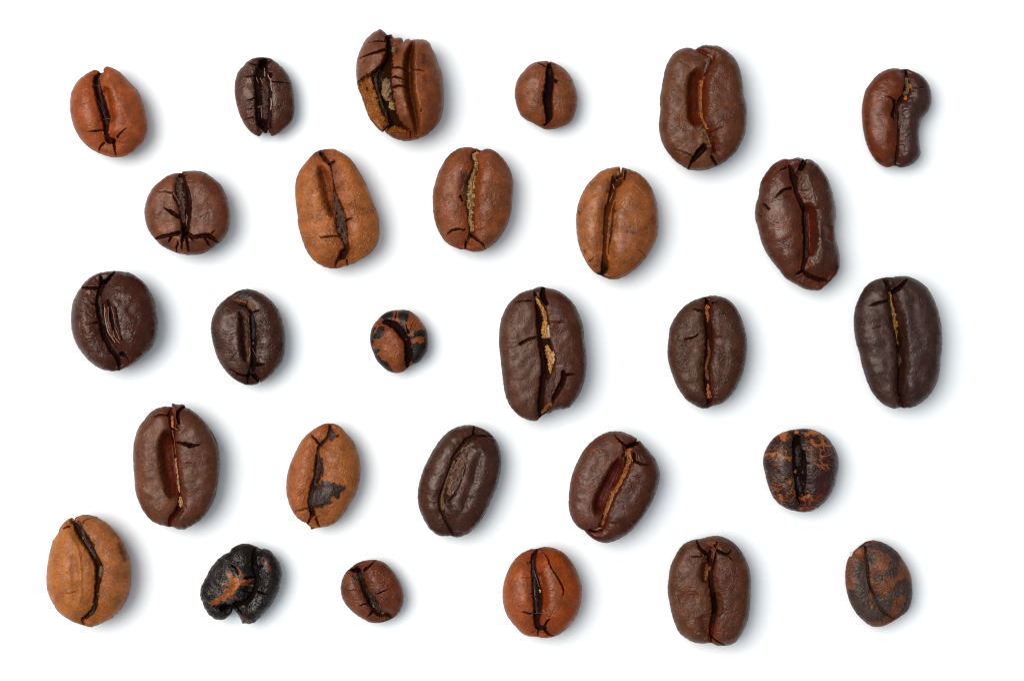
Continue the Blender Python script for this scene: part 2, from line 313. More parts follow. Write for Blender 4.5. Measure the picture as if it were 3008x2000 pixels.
  o='800,20 870,45 885,35 950,55 1020,110 1080,190 1130,270 1165,370 1195,480 1215,570 1222,680 1212,790 1210,880 1225,980 1255,1090 1268,1180 1265,1280 1225,1370 1150,1450 1085,1510 1040,1548 960,1550 870,1535 780,1490 690,1440 630,1395 560,1300 480,1200 410,1090 360,970 330,840 300,740 293,680 300,570 330,480 345,380 360,300 410,210 470,130 550,65 630,38 710,42 750,25',
  cr='690,130,20 720,240,46 740,330,40 745,420,22 790,520,26 840,640,30 850,780,34 858,920,34 855,1080,26 850,1200,26 830,1310,22 900,1380,24 1010,1420,26 1130,1440,10',
  va=[(.28, '900,540,46 925,700,54 940,880,56 945,1050,54 930,1170,40', 0.3), (.06, '1130,800,60 1120,1000,60')],
  ck=['870,48,24 820,130,32 780,200,22', '655,140,8 570,180,7 490,215,3', '690,385,14 600,410,12 500,495,4', '820,1330,16 750,1375,5', '630,485,5 690,480,5', '960,725,5 1010,725,3', '380,560,8 430,620,10', '320,680,5 360,700,8'],
  ch=[((100, 62, 42), .4, '730,180,22 800,200,26 820,260,30 790,350,26 800,420,24'), ((64, 42, 34), .3, '860,640,12 860,780,14 880,900,16 870,1010,14 880,1180,22'), ((130, 92, 74), .3, '870,250,16 910,370,16 940,480,12')],
  pa=[((112, 64, 48), 'line', 40, 40, '560,700,90 620,900,80')]),
dict(at=(132, 742), label='dark brown bean at left of middle row, straight side crack, fibrous ridges in crease',
  col=(88, 50, 40), col2=(80, 40, 30), wall=(74, 36, 26), inn=(32, 20, 18), oil=0.36, wk=1.0, top=.5, edge=.74, gk=1.1, vd=.18, gloss=.36,
  o='780,212 830,212 900,220 980,235 1060,280 1140,345 1200,430 1250,520 1280,620 1298,750 1295,880 1275,990 1230,1090 1150,1180 1060,1255 970,1310 885,1345 865,1352 840,1362 780,1365 680,1350 590,1310 500,1235 420,1140 360,1050 320,930 303,820 305,680 325,570 370,470 430,380 510,300 590,250 680,225',
  cr='685,350,34 650,470,34 640,600,28 650,720,28 680,850,32 705,960,28 770,1090,32 840,1190,32 860,1280,20 860,1345,14',
  va=[(.14, '750,560,60 775,720,75 810,870,75 860,1020,60', 0.2)],
  gr=[(1.5, '760,560,18 775,660,24 790,760,24 820,900,18'), (1.0, '850,640,12 870,760,14 890,880,14 925,1010,10'), (1.5, '910,1165,32 930,1180,26'), (1.1, '690,600,10 700,760,12 740,920,12 810,1040,10')],
  ck=['825,215,10 780,270,18 705,345,24', '640,255,5 655,300,14 670,350,18', '415,405,10 520,410,12 630,410,14', '520,830,3 630,805,9', '560,590,5 620,600,8', '960,1200,8 985,1270,4', '840,850,3 880,845,3'],
  ch=[((82, 58, 48), .4, '650,500,18 660,620,18 680,730,16 710,840,14'), ((76, 46, 34), .4, '790,1050,24 840,1120,26 870,1170,26')],
  fi=[((190, 140, 112), 6, '712,600 708,700 730,830 760,930 840,1035'), ((120, 84, 68), 6, '760,620 755,740 770,830'), ((130, 90, 72), 7, '800,620 830,720 850,850'), ((150, 96, 70), 6, '810,900 830,970 900,1040'), ((140, 96, 78), 6, '840,860 870,930 900,1000')]),
dict(at=(528, 790), label='dark oval bean with a grey-purple cap on top and a tan ridge inside its crease',
  col=(86, 58, 50), col2=(76, 42, 32), wall=(58, 28, 18), inn=(32, 24, 24), oil=0.36, wk=1.1, hor=1, top=.46, edge=.72, gk=1.0, vd=.12, gloss=.38,
  o='765,230 840,240 920,270 1000,320 1070,385 1130,465 1170,560 1200,670 1215,780 1215,900 1200,1000 1170,1080 1100,1170 1020,1250 935,1305 915,1270 905,1318 850,1335 770,1335 690,1305 610,1255 540,1185 480,1105 430,1010 395,900 370,790 358,690 365,610 390,530 440,430 510,360 590,300 680,250',
  cr='645,375,8 700,408,18 780,440,14 835,500,18 850,600,32 860,720,36 865,840,34 862,950,30 865,1050,34 850,1150,36 800,1230,24 780,1320,7',
  va=[(.24, '700,480,34 720,600,42 728,720,46 738,860,46 752,1000,40 775,1090,30', .18, 3)],
  gr=[(1.3, '670,390,16 720,412,24 750,415,16')],
  ck=['800,1230,14 690,1210,11 590,1140,5', '850,1210,20 900,1270,20 915,1300,10', '905,1105,16 950,1105,12 1000,1105,4', '700,940,3 640,1010,4 580,1080,3', '870,495,8 940,470,4', '780,430,8 795,380,4', '680,290,3 685,330,4', '395,740,6 460,745,4', '430,900,5 510,910,4', '540,860,3 620,865,3'],
  pa=[((66, 54, 56), 'poly', 14, 14, '690,265 765,235 840,250 880,290 850,345 790,350 700,320'), ((128, 70, 34), 'line', 14, 16, '670,370,16 740,385,14 830,425,22')],
  ch=[((104, 66, 40), .35, '720,480,18 770,560,22 785,660,24 785,760,24 790,860,24 800,960,20 800,1060,16'), ((48, 40, 40), .5, '848,520,12 855,620,18 862,720,18 862,820,16'), ((130, 120, 118), .4, '855,840,12 862,870,10')],
  fi=[((135, 92, 62), 5, '820,900 825,980 800,1060'), ((110, 84, 70), 4, '850,910 880,980 930,1030'), ((90, 70, 60), 4, '830,1130 830,1190 870,1200')]),
dict(at=(972, 801), label='smallest bean, scorched black and orange in patches, with a black bent crease',
  col=(146, 78, 44), wall=(116, 48, 16), inn=(20, 15, 15), wk=1.3, top=.52, gk=1.3, vd=.10, lump=1.5,
  o='800,428 880,430 940,460 1000,505 1050,575 1095,650 1115,730 1122,820 1110,900 1070,970 1010,1030 940,1060 890,1090 850,1130 800,1150 730,1155 660,1130 600,1085 530,1010 490,920 460,840 450,760 460,680 490,600 540,540 600,480 670,445 740,430',
  cr='620,570,24 700,590,42 760,620,48 820,700,46 880,780,42 895,880,46 895,980,42 880,1080,20',
  ck=['760,450,5 750,520,8', '870,600,6 900,690,10', '960,560,3 930,620,5'],
  pa=[((36, 29, 30), 'poly', 6, 20, '560,510 640,450 715,440 718,540 640,565 585,535'), ((36, 29, 30), 'poly', 6, 18, '800,445 905,440 885,540 862,610 892,700 860,712 800,580 775,510'),
      ((34, 27, 28), 'poly', 6, 22, '930,705 1095,655 1130,740 1115,900 1060,1000 955,1055 925,960 935,850 960,800 1040,815 1085,745 1000,735 960,760 910,765'),
      ((38, 30, 31), 'poly', 6, 18, '560,615 625,630 605,745 530,755 480,745 520,690'), ((36, 28, 30), 'poly', 6, 18, '440,700 500,620 525,640 490,740 500,800 485,860 575,890 545,955 600,1000 650,1030 715,1110 700,1160 590,1090 480,960'), ((34, 27, 28), 'line', 5, 10, '905,660,12 940,650,12'),
      ((150, 76, 30), 'line', 6, 12, '900,720,10 950,715,9')],
  ch=[((120, 62, 32), .4, '860,760,16 885,775,12')]),
dict(at=(1393, 837), label='large brown bean near the centre with golden papery chaff and a deep lower-right split',
  col=(100, 66, 54), col2=(92, 52, 40), oil=.26, wall=(62, 32, 22), inn=(48, 27, 20), wk=.8, top=.38, dome=.10, vr=.13, edge=0.44, gk=1.1, vd=.10,
  o='790,20 860,38 950,60 1040,115 1120,190 1180,280 1230,390 1258,500 1270,640 1290,780 1295,900 1290,1010 1265,1120 1225,1230 1160,1330 1110,1395 1040,1425 930,1440 880,1470 835,1478 800,1490 760,1520 735,1555 690,1565 600,1548 500,1490 420,1400 365,1290 340,1170 320,1010 300,830 285,660 292,500 320,370 380,240 450,160 530,95 600,68 680,45 730,25',
  cr='715,170,30 760,300,62 790,450,70 800,600,64 830,720,72 860,850,76 850,980,60 810,1120,36 775,1250,36 765,1380,36 755,1510,22',
  gr=[(1.5, '715,220,24 735,330,32 735,480,30 745,600,26 770,720,32 790,850,34 795,1000,32 780,1150,32 770,1300,34 762,1420,30'), (1.8, '1025,1000,24 1020,1100,32 960,1220,32 910,1310,26'), (1.2, '905,1345,18 830,1430,24 770,1510,16')],
  ck=['790,50,24 790,150,32 830,220,20', '690,70,9 700,120,14', '480,205,8 560,185,8 660,185,8', '480,205,6 460,175,4', '480,210,5 475,240,3', '530,680,14 620,630,12 720,600,9', '880,425,5 980,430,6 1055,425,3', '1060,1035,14 1180,1020,4', '660,740,3 668,770,4', '560,790,3 590,760,4', '930,430,3 960,460,4'],
  pa=[((44, 36, 38), 'line', 16, 16, '930,1440,22 1010,1420,26 1090,1400,20'), ((86, 48, 38), 'line', 60, 40, '1150,560,90 1130,860,100'), ((96, 58, 40), 'line', 40, 30, '560,600,30 640,590,30')],
  ch=[((206, 142, 66), .6, '712,135,14 735,190,22 780,260,30 818,350,36 822,450,40 818,540,42 825,620,36'), ((210, 150, 76), .6, '830,690,22 855,760,40 875,840,42 880,930,28 875,1020,9'), ((216, 190, 156), .8, '855,460,12 850,540,26 860,610,24'), ((218, 188, 150), .8, '905,760,14 912,840,24 905,910,16'), ((158, 92, 40), .5, '890,1345,24 830,1410,24 775,1480,18'), ((90, 54, 40), .3, '920,990,30 880,1100,46 850,1220,40 830,1310,28')]),
dict(at=(1876, 833), label='dark brown oval bean with a straight crease of thin orange chaff, in the middle row',
  col=(90, 58, 46), col2=(86, 52, 42), oil=.26, wall=(76, 32, 16), inn=(64, 32, 18), wk=1.1, top=.38, dome=.10, vr=.13, edge=0.46, gk=1.0, vd=.14,
  o='760,150 768,158 775,148 860,138 940,148 1020,180 1090,240 1150,330 1195,430 1225,540 1245,650 1245,780 1230,900 1205,1020 1160,1130 1090,1250 1010,1340 930,1390 860,1405 790,1435 720,1432 650,1405 560,1345 490,1260 430,1160 385,1040 345,910 330,790 345,620 360,510 400,420 460,330 540,250 640,192',
  cr='772,180,9 785,270,38 780,400,40 800,540,46 805,660,48 792,800,44 775,940,40 775,1080,38 785,1200,40 805,1310,38 800,1395,8',
  ck=['768,152,9 772,190,12 790,215,10', '630,285,6 670,310,11 735,320,9', '840,230,10 880,215,7 930,210,4', '525,640,6 600,625,8 650,605,8 680,585,6', '525,640,5 520,680,4', '390,535,2 480,545,2', '570,740,2 710,735,3', '860,625,3 950,620,2', '860,1290,4 960,1290,3', '400,510,2 500,505,3'],
  pa=[((52, 42, 44), 'line', 12, 14, '690,1415,20 760,1420,22 820,1410,12'), ((66, 36, 30), 'line', 26, 20, '600,1330,30 720,1370,30')],
  ch=[((178, 98, 44), .5, '795,245,28 775,310,30 790,380,18 790,450,12'), ((132, 72, 36), .4, '795,640,9 800,740,14 810,820,20 780,900,16 770,960,18 780,1040,18 795,1110,16'), ((176, 104, 54), .5, '790,1150,14 795,1210,16 805,1270,30 820,1325,30')]),
dict(at=(2437, 805), label='very dark, almost black large bean with thin golden crease line, rightmost of middle row',
  col=(76, 54, 50), col2=(71, 49, 47), oil=.23, wall=(56, 32, 24), inn=(46, 28, 18), wk=.6, top=.38, dome=.10, vr=.13, edge=0.48, gk=.8, vd=.18, gloss=.42,
  o='860,22 940,42 1030,85 1110,150 1170,240 1220,340 1255,450 1280,580 1292,720 1290,850 1275,980 1265,1100 1240,1220 1190,1330 1120,1420 1040,1490 940,1535 845,1540 830,1535 740,1545 670,1525 590,1475 510,1390 450,1280 410,1170 370,1040 340,900 300,770 283,640 280,490 305,360 350,250 410,150 490,85 590,48 690,35 730,38 770,26',
  cr='645,70,10 682,170,16 695,280,28 720,420,36 740,560,42 770,700,42 790,820,44 800,950,46 805,1080,42 795,1200,34 790,1320,28 812,1430,18 840,1530,7',
  va=[(.10, '800,400,40 830,650,44 845,900,40', 0.4)],
  ck=['875,70,10 840,100,14 800,140,20 715,210,24', '430,365,4 540,335,12 650,310,10', '610,55,6 650,130,9', '890,90,4 940,130,5 980,165,3', '340,650,3 380,560,4', '470,630,4 560,600,5', '880,1025,3 940,1022,2', '690,80,3 710,120,5'],
  ch=[((176, 118, 56), .5, '665,205,22 688,250,18 695,320,18 712,420,24 735,520,28 745,610,30 762,680,18 760,750,14 790,815,18'), ((94, 62, 34), .3, '770,910,20 785,990,28 790,1070,24'), ((110, 78, 50), .4, '745,1400,9 790,1430,12')]),
dict(at=(314, 1170), label='brown bean with a small chip sticking up at its top and a cracked right lobe',
  col=(116, 72, 56), col2=(104, 64, 50), wall=(110, 46, 18), oil=.26, inn=(70, 32, 14), wk=.6, top=.38, dome=.10, vr=.13, edge=0.44, gk=1.1, vd=.10,
  o='745,95 752,60 800,68 890,72 897,100 960,125 1040,180 1110,250 1180,340 1240,440 1280,540 1298,680 1298,820 1280,980 1255,1110 1210,1220 1150,1320 1070,1405 970,1470 880,1508 810,1500 760,1480 680,1470 580,1440 490,1380 420,1290 370,1190 330,1060 318,900 305,740 305,590 325,460 365,340 430,250 500,165 580,115 660,92',
  cr='745,110,9 740,160,18 765,230,36 778,340,34 775,480,26 790,620,22 805,740,22 820,860,20 832,980,22 850,1090,26 862,1200,32 825,1300,38 760,1370,34 725,1460,12',
  va=[(.33, '725,330,55 705,500,80 712,680,86 735,860,86 765,1020,80 790,1180,62', 0.15, 4)],
  gr=[(1.6, '745,110,8 735,160,16 725,195,14')],
  ck=['830,500,12 920,515,16 990,535,22 1050,530,12 1110,520,4', '720,195,10 640,185,11 530,215,4', '890,100,14 840,150,20 835,200,20 850,270,20', '820,300,6 835,360,8', '940,735,4 1000,730,4', '1180,350,4 1240,450,6 1275,540,5', '840,670,3 900,665,2', '895,1290,8 830,1370,8'],
  ch=[((214, 132, 52), .6, '762,195,14 765,260,18 775,340,14'), ((198, 116, 48), .6, '765,360,12 772,470,9 785,580,9 795,650,10'), ((214, 164, 118), .7, '802,680,12 797,750,15 815,850,12 822,940,17 828,1010,15 848,1080,14'), ((204, 152, 106), .7, '860,1120,14 865,1190,28 865,1250,14'), ((104, 62, 38), .4, '890,1290,16 840,1350,22 790,1400,18')],
  fi=[((190, 110, 45), 5, '800,335 840,355')]),
dict(at=(750, 1197), label='light orange-brown egg-shaped bean with one large dark scorch patch on its right lobe',
  col=(172, 98, 58), col2=(164, 94, 48), wall=(146, 74, 28), inn=(48, 32, 28), wk=1.2, top=.5, edge=.76, gk=1.0, vd=.15,
  o='870,180 930,190 980,220 1030,275 1085,335 1140,400 1170,490 1195,570 1212,680 1210,790 1190,890 1150,1010 1090,1110 1030,1210 950,1300 870,1355 760,1380 690,1388 672,1396 650,1394 630,1370 590,1335 510,1290 440,1210 395,1120 365,1020 357,910 370,760 410,630 460,520 520,400 590,315 680,245 760,198 820,182',
  cr='865,215,16 848,320,20 790,395,20 738,450,18 730,550,24 738,660,50 725,780,46 690,880,40 652,990,28 635,1110,24 668,1200,32 640,1270,10 605,1335,7',
  ck=['640,305,5 690,350,10 750,415,13', '440,1200,5 520,1175,6 615,1150,6', '400,1110,3 520,1120,3 610,1110,3', '715,1250,6 790,1225,3', '710,1270,12 725,1320,12 750,1370,5', '950,330,8 985,300,4', '600,1335,6 635,1280,10'],
  pa=[((62, 42, 38), 'poly', 7, 22, '690,905 790,830 900,845 1030,880 1055,910 1005,960 975,1045 900,1020 880,1085 800,1130 715,1150 630,1185 625,1080 660,960'), ((84, 70, 70), 'line', 30, 20, '700,990,40 680,1060,30'), ((78, 58, 54), 'poly', 7, 12, '865,225 910,260 950,320 890,380 848,345'), ((52, 34, 28), 'line', 10, 12, '660,1210,34 690,1220,20'), ((120, 64, 36), 'line', 14, 14, '700,1280,20 710,1310,14')],
  ch=[((78, 52, 42), .35, '735,480,9 735,580,12 735,680,24 715,780,24 700,860,18 735,890,18'), ((64, 44, 42), .3, '770,560,14 785,680,16 785,790,14')],
  fk=[((60, 40, 34), 658, 1386, 16, 11, 10)]),
dict(at=(1150, 1212), label='dark brown tilted bean with a broad grey-brown fibrous crease and a thick smooth left lobe',
  col=(84, 52, 42), col2=(78, 46, 38), wall=(70, 40, 32), inn=(58, 38, 32), oil=0.36, wk=.45, top=.52, edge=.66, gk=.28, vd=.12, gloss=.4,
  o='900,140 980,155 1070,190 1140,240 1200,310 1245,410 1265,520 1262,640 1240,760 1205,880 1155,990 1110,1100 1050,1210 970,1310 890,1385 800,1425 740,1430 680,1415 610,1420 520,1400 440,1335 380,1240 330,1130 305,1030 305,900 325,790 360,670 410,560 480,430 560,310 650,220 750,165 830,145',
  cr='990,262,26 880,330,46 800,470,70 740,620,80 690,770,74 620,920,52 585,1050,32 600,1150,22 650,1270,20 700,1370,18 700,1415,9',
  va=[(.07, '1040,400,50 985,620,56 930,820,56 860,1020,56 820,1140,40')],
  gr=[(1.6, '970,265,28 860,315,26 790,400,20 720,500,16 670,640,14 620,780,12 570,930,16 555,1040,18 590,1150,16 650,1270,16 700,1370,16'), (1.1, '860,520,8 825,720,10 745,900,12 655,1010,14')],
  ck=['945,150,8 950,200,9 940,245,14', '1000,265,11 1080,265,9 1170,275,7', '910,1330,5 905,1370,4', '1080,650,3 1095,680,4', '900,970,3 980,965,3'],
  ch=[((112, 78, 60), .25, '960,340,20 870,410,40 820,520,56 775,640,66 725,760,58 680,870,44 665,940,20'), ((124, 86, 58), .5, '735,540,16 690,650,16 640,790,15 605,890,14 590,960,18 590,1050,30 600,1110,20')],
  fi=[((140, 108, 84), 6, '850,490 820,580 790,660'), ((150, 118, 94), 6, '810,480 740,600 690,690'), ((130, 100, 80), 5, '870,520 850,600 820,690 830,760'), ((120, 100, 86), 7, '740,720 690,840 690,940'), ((80, 60, 52), 6, '890,310 830,390 740,490')]),
dict(at=(1604, 1228), label='dark tilted bean with a broad orange-gold chaff strip and a chip at its upper right',
  col=(108, 66, 54), col2=(86, 46, 36), wall=(104, 42, 20), inn=(84, 40, 16), oil=0.3, wk=.9, top=.38, dome=.10, vr=.13, edge=0.46, gk=.9, vd=.10,
  o='780,150 860,152 930,175 1000,205 1050,240 1033,272 1080,262 1130,320 1190,385 1250,460 1290,550 1310,640 1300,740 1270,840 1225,950 1150,1080 1070,1190 980,1290 890,1360 800,1405 710,1432 620,1425 540,1385 480,1335 440,1295 370,1250 300,1160 265,1050 260,930 272,780 300,650 350,520 420,390 510,280 610,205 700,160',
  cr='1030,285,12 965,315,26 940,400,44 940,500,42 890,620,44 840,720,44 775,850,46 725,960,46 685,1060,42 660,1180,38 610,1270,36 480,1290,10',
  va=[(.33, '850,430,46 790,570,66 720,710,70 650,850,72 600,980,68 570,1130,52', 0.15, 4)],
  gr=[(1.5, '880,330,16 905,380,20 870,440,14')],
  ck=['770,180,5 840,250,12 920,320,16', '1040,285,18 1000,300,22 930,325,20', '1005,400,14 1005,490,16', '1025,490,12 1100,520,10 1200,535,4', '700,1180,5 770,1195,5 830,1220,3', '680,370,3 790,375,3', '500,1290,10 570,1285,13 640,1280,9', '1080,430,3 1120,490,5'],
  ch=[((166, 98, 44), .5, '985,345,14 945,395,22 955,470,24 930,560,28 890,650,26 840,760,24 775,850,26 725,960,24 690,1060,20 662,1150,20 640,1230,16'), ((196, 156, 130), .6, '785,850,12 745,930,18 715,1010,15 690,1080,11'), ((170, 120, 80), .6, '640,1250,12 590,1270,16 530,1280,9')],
  fi=[((185, 120, 70), 5, '905,430 920,370 950,350 985,345'), ((190, 125, 75), 5, '960,360 970,430 990,490'), ((180, 115, 65), 5, '935,370 930,450 960,500')]),
dict(at=(2151, 1181), label='roundish blackish-purple bean marked with orange veins, black crease, above the mottled corner bean',
  col=(68, 44, 42), col2=(66, 34, 34), wall=(46, 32, 32), inn=(28, 21, 21), wk=1.0, top=.5, edge=.8, gk=.7, vd=.14, gloss=.40, oil=.34,
  o='840,303 930,315 1010,350 1090,405 1150,480 1195,560 1220,660 1218,770 1195,880 1170,980 1110,1090 1040,1170 960,1230 880,1260 800,1265 720,1250 630,1225 550,1180 480,1110 440,1030 405,930 375,810 355,700 365,600 410,500 460,430 540,365 640,328 740,310',
  cr='745,385,30 725,480,54 740,600,58 748,720,60 758,850,60 768,980,54 770,1090,40 770,1165,12',
  gr=[(1.6, '735,400,28 710,470,34 690,600,16 695,760,18 720,950,20 745,1080,24'), (1.6, '800,560,20 805,680,24 810,800,20 810,920,18')],
  ck=['650,850,5 580,880,4', '830,690,8 900,700,4', '770,350,8 762,390,12', '690,370,5 700,420,8'],
  pa=[((150, 88, 44), 'vein', 4, 3, '540,360 640,335 660,470 620,650 480,680 380,640 420,500'), ((150, 88, 44), 'vein', 4, 9, '850,330 960,330 1110,430 1190,560 1120,760 960,760 860,620 830,440'), ((150, 86, 44), 'vein', 4, 21, '440,880 640,840 690,960 700,1180 560,1180 450,1040'), ((146, 82, 44), 'vein', 4, 33, '780,1030 1000,1030 1080,1080 940,1220 760,1240'),
      ((176, 100, 48), 'line', 8, 34, '560,385,23.1 600,370,27.2 580,410,17.7'), ((172, 98, 46), 'line', 7, 32, '375,610,13.6 440,590,17.7 500,585,16.3 560,625,12.2 640,640,17.7'), ((172, 98, 46), 'line', 6, 22, '500,530,6.1 560,545,4.8'), ((176, 100, 48), 'line', 7, 24, '735,335,17.7 760,370,9.5'), ((172, 98, 48), 'line', 8, 32, '855,365,17.7 930,345,23.1 1010,375,10.9'),
      ((168, 94, 46), 'line', 6, 30, '900,430,8.2 930,490,12.2 1020,480,13.6 1130,500,9.5'), ((168, 94, 46), 'line', 6, 26, '1035,390,10.9 1020,460,9.5 1035,550,6.1'), ((168, 94, 46), 'line', 5, 14, '870,690,4.1 960,710,6.1 1035,755,6.1'), ((168, 94, 46), 'line', 5, 14, '985,660,2.7 1020,700,5.4 1075,720,4.1'), ((150, 120, 104), 'line', 4, 12, '990,605,3.4 1060,612,3.4 1120,590,3.4'),
      ((170, 96, 46), 'line', 7, 30, '520,1060,13.6 550,1110,16.3 570,1160,9.5'), ((170, 96, 46), 'line', 6, 26, '480,980,6.1 510,1000,9.5'), ((170, 96, 46), 'line', 7, 30, '790,1115,12.2 850,1075,10.9 900,1110,13.6 1000,1065,6.1'), ((150, 84, 42), 'line', 6, 24, '860,1130,6.1 990,1130,4.1'), ((170, 96, 44), 'line', 6, 16, '640,900,12.2 645,920,10.9'), ((160, 92, 50), 'line', 5, 16, '430,710,3.4 480,715,4.1 540,710,2.7'), ((168, 94, 46), 'line', 5, 16, '375,780,8.2 390,790,4.8'), ((140, 70, 40), 'line', 14, 24, '780,1220,9.5 860,1215,13.6 940,1210,9.5'), ((120, 72, 52), 'line', 12, 18, '890,620,12.2 900,630,8.2'), ((82, 30, 26), 'line', 60, 40, '1060,1020,40.8 960,1080,40.8')],
  ch=[((46, 34, 30), .5, '760,500,26 735,580,28 745,680,28 745,740,20'), ((40, 30, 28), .4, '745,850,18 755,950,20 780,1040,22'), ((186, 106, 38), .8, '715,765,20 722,815,22'), ((160, 90, 38), .7, '795,785,12 798,815,12'), ((120, 62, 30), .5, '800,920,10 805,950,10')],
  fi=[((140, 116, 100), 4, '730,560 725,600'), ((120, 92, 80), 4, '740,680 735,730'), ((110, 90, 80), 4, '740,850 735,900')]),
dict(at=(60, 1475), label='light orange-tan bean whose plump left lobe folds over its dark curved crease',
  col=(176, 104, 52), col2=(168, 98, 54), wall=(150, 82, 32), inn=(44, 28, 22), wk=.6, top=.5, edge=.76, gk=1.2, vd=.08, gloss=.46,
  o='585,175 605,205 625,210 635,175 690,150 760,142 850,158 930,195 1010,250 1090,330 1160,420 1215,530 1255,640 1278,770 1275,900 1255,1030 1210,1150 1140,1250 1050,1330 950,1385 850,1425 800,1432 750,1418 640,1385 540,1335 440,1255 370,1150 320,1040 302,900 310,750 335,590 365,480 375,440 440,350 455,300 510,225',
  cr='620,220,16 680,290,44 760,390,58 830,500,50 890,610,42 935,720,52 935,820,46 920,950,30 905,1080,30 880,1200,30 800,1290,30 730,1330,18 745,1400,7',
  va=[(-.03, '560,340,30 660,450,26 715,600,24 735,760,24 735,950,24 730,1100,24 650,1210,24'), (.03, '640,560,44 660,760,46 660,960,44 660,1120,30')],
  ck=['740,225,6 790,185,6 900,175,4', '470,1020,3 600,1022,5 690,1000,4', '600,930,3 680,935,4', '520,290,9 580,270,12', '850,440,8 880,480,8', '560,800,3 585,785,4', '590,205,7 610,240,10'],
  ch=[((78, 54, 44), .4, '660,215,22 720,250,22 735,330,18 790,450,20 850,550,20 900,620,14'), ((120, 98, 82), .6, '735,380,14 750,420,16'), ((124, 100, 76), .5, '955,715,20 955,790,24 945,850,18'), ((92, 76, 66), .4, '925,1020,12 920,1070,12'), ((72, 52, 42), .4, '880,1120,12 870,1220,16 810,1290,16')],
  pa=[((110, 58, 30), 'line', 16, 18, '1150,470,16 1220,640,18'), ((96, 50, 30), 'line', 14, 14, '720,1370,18 740,1400,14')],
  fi=[((110, 84, 70), 5, '750,420 830,530 880,600')]),
dict(at=(507, 1513), label='shrivelled charred black bean with an orange scar and an open notch at its bottom edge',
  col=(36, 30, 31), col2=(34, 29, 30), oil=.37, wall=(34, 29, 30), inn=(24, 20, 20), wk=1.5, top=.5, edge=.8, gk=.9, vd=.2, gloss=.36, lump=2.2, c=(800, 740), rag=2,
  o='830,322 900,335 965,360 1020,385 1060,380 1120,405 1165,450 1210,510 1245,590 1258,680 1245,760 1230,850 1190,940 1130,1040 1060,1120 980,1200 915,1245 810,1242 795,1210 760,1150 720,1090 690,1070 680,1120 650,1160 600,1195 540,1200 490,1190 430,1150 375,1080 345,1000 320,930 325,830 360,760 400,680 450,590 520,510 590,450 650,425 690,375 760,335',
  cr='950,380,14 945,480,30 960,600,38 980,720,28 955,850,28 860,985,36 740,1015,34 692,1065,20',
  va=[(.16, '870,880,70 900,760,50'), (.18, '560,1050,46 640,1050,40')],
  gr=[(1.3, '500,1040,16 580,1055,26 660,1040,22'), (1.1, '1050,560,14 1000,600,20')],
  ck=['990,870,9 1110,900,5', '700,560,8 760,610,12 780,660,10', '860,700,10 960,700,10', '740,1040,7 800,1110,9', '990,660,4 1020,740,5'],
  pa=[((152, 80, 38), 'poly', 7, 40, '650,660 760,690 870,740 860,790 745,800 715,920 600,970 480,1015 450,975 560,920 620,850 690,800 580,775 665,720'), ((182, 100, 44), 'line', 10, 20, '690,720,22 780,740,20 700,870,22 600,940,20'), ((140, 70, 36), 'line', 7, 22, '770,605,18 800,650,18 840,685,12'), ((120, 60, 38), 'line', 7, 22, '1080,510,18 1105,560,18 1128,620,14'), ((120, 66, 36), 'line', 6, 20, '890,740,24 930,720,14'), ((90, 56, 54), 'line', 14, 16, '830,1225,20 890,1230,20 800,1150,18')],
  ch=[((84, 66, 46), .6, '880,850,12 920,858,10'), ((124, 92, 52), .7, '800,1035,14 850,1045,18')]),
dict(at=(893, 1535), label='small reddish-brown wrinkled bean with a slanting crease, third in the bottom row',
  col=(122, 68, 48), col2=(118, 60, 40), wall=(96, 48, 30), inn=(44, 28, 25), oil=0.33, wk=1.3, top=.5, edge=.78, gk=.8, vd=.2,
  o='800,422 850,430 920,455 985,510 1040,580 1090,660 1130,750 1148,840 1140,930 1110,1000 1060,1070 1000,1110 920,1140 840,1152 760,1145 690,1110 610,1060 540,1000 470,920 435,840 422,750 440,650 480,570 535,520 600,470 690,435',
  cr='620,525,26 655,590,38 680,680,40 720,780,40 780,880,58 830,970,58 880,1040,40 960,1050,22 1000,1095,8',
  ck=['545,540,14 590,545,20 640,540,18', '830,435,5 760,490,11 700,540,16', '640,945,4 720,915,9', '735,1080,4 790,1010,14', '830,800,5 900,780,7 1000,740,4', '730,680,4 800,670,4', '560,600,6 620,640,5', '500,760,4 600,760,4', '900,930,4 960,900,3'],
  pa=[((88, 72, 70), 'line', 16, 20, '590,650,34 630,620,22')],
  ch=[((74, 60, 54), .5, '660,540,22 690,580,22 690,640,16'), ((60, 40, 35), .4, '725,740,16 770,820,26 800,900,32 850,960,32 860,1010,20'), ((130, 108, 88), .6, '890,1035,14 935,1030,16')],
  fi=[((170, 135, 110), 6, '795,930 810,970'), ((150, 115, 95), 5, '770,880 800,885'), ((120, 90, 75), 5, '870,920 880,980 860,1020')]),
dict(at=(1391, 1538), label='round orange-brown bean with wide black crease and one long thin crack down its right lobe',
  col=(164, 84, 46), col2=(154, 72, 32), wall=(130, 50, 14), inn=(36, 27, 25), wk=.5, top=.52, edge=.8, gk=1.2, vd=.16,
  o='715,288 790,268 870,266 950,285 1030,330 1100,395 1160,480 1205,580 1240,690 1250,800 1235,920 1200,1030 1140,1130 1070,1210 980,1275 880,1308 790,1312 740,1300 650,1295 560,1260 500,1200 440,1130 380,1040 345,930 333,800 345,690 380,580 430,470 500,380 590,318 660,292',
  cr='728,300,18 692,380,34 690,500,32 708,620,44 732,740,62 742,860,64 736,980,52 725,1080,40 745,1175,34 810,1185,34',
  va=[(.14, '790,520,36 825,680,38 845,840,36 830,960,30', 0.35)],
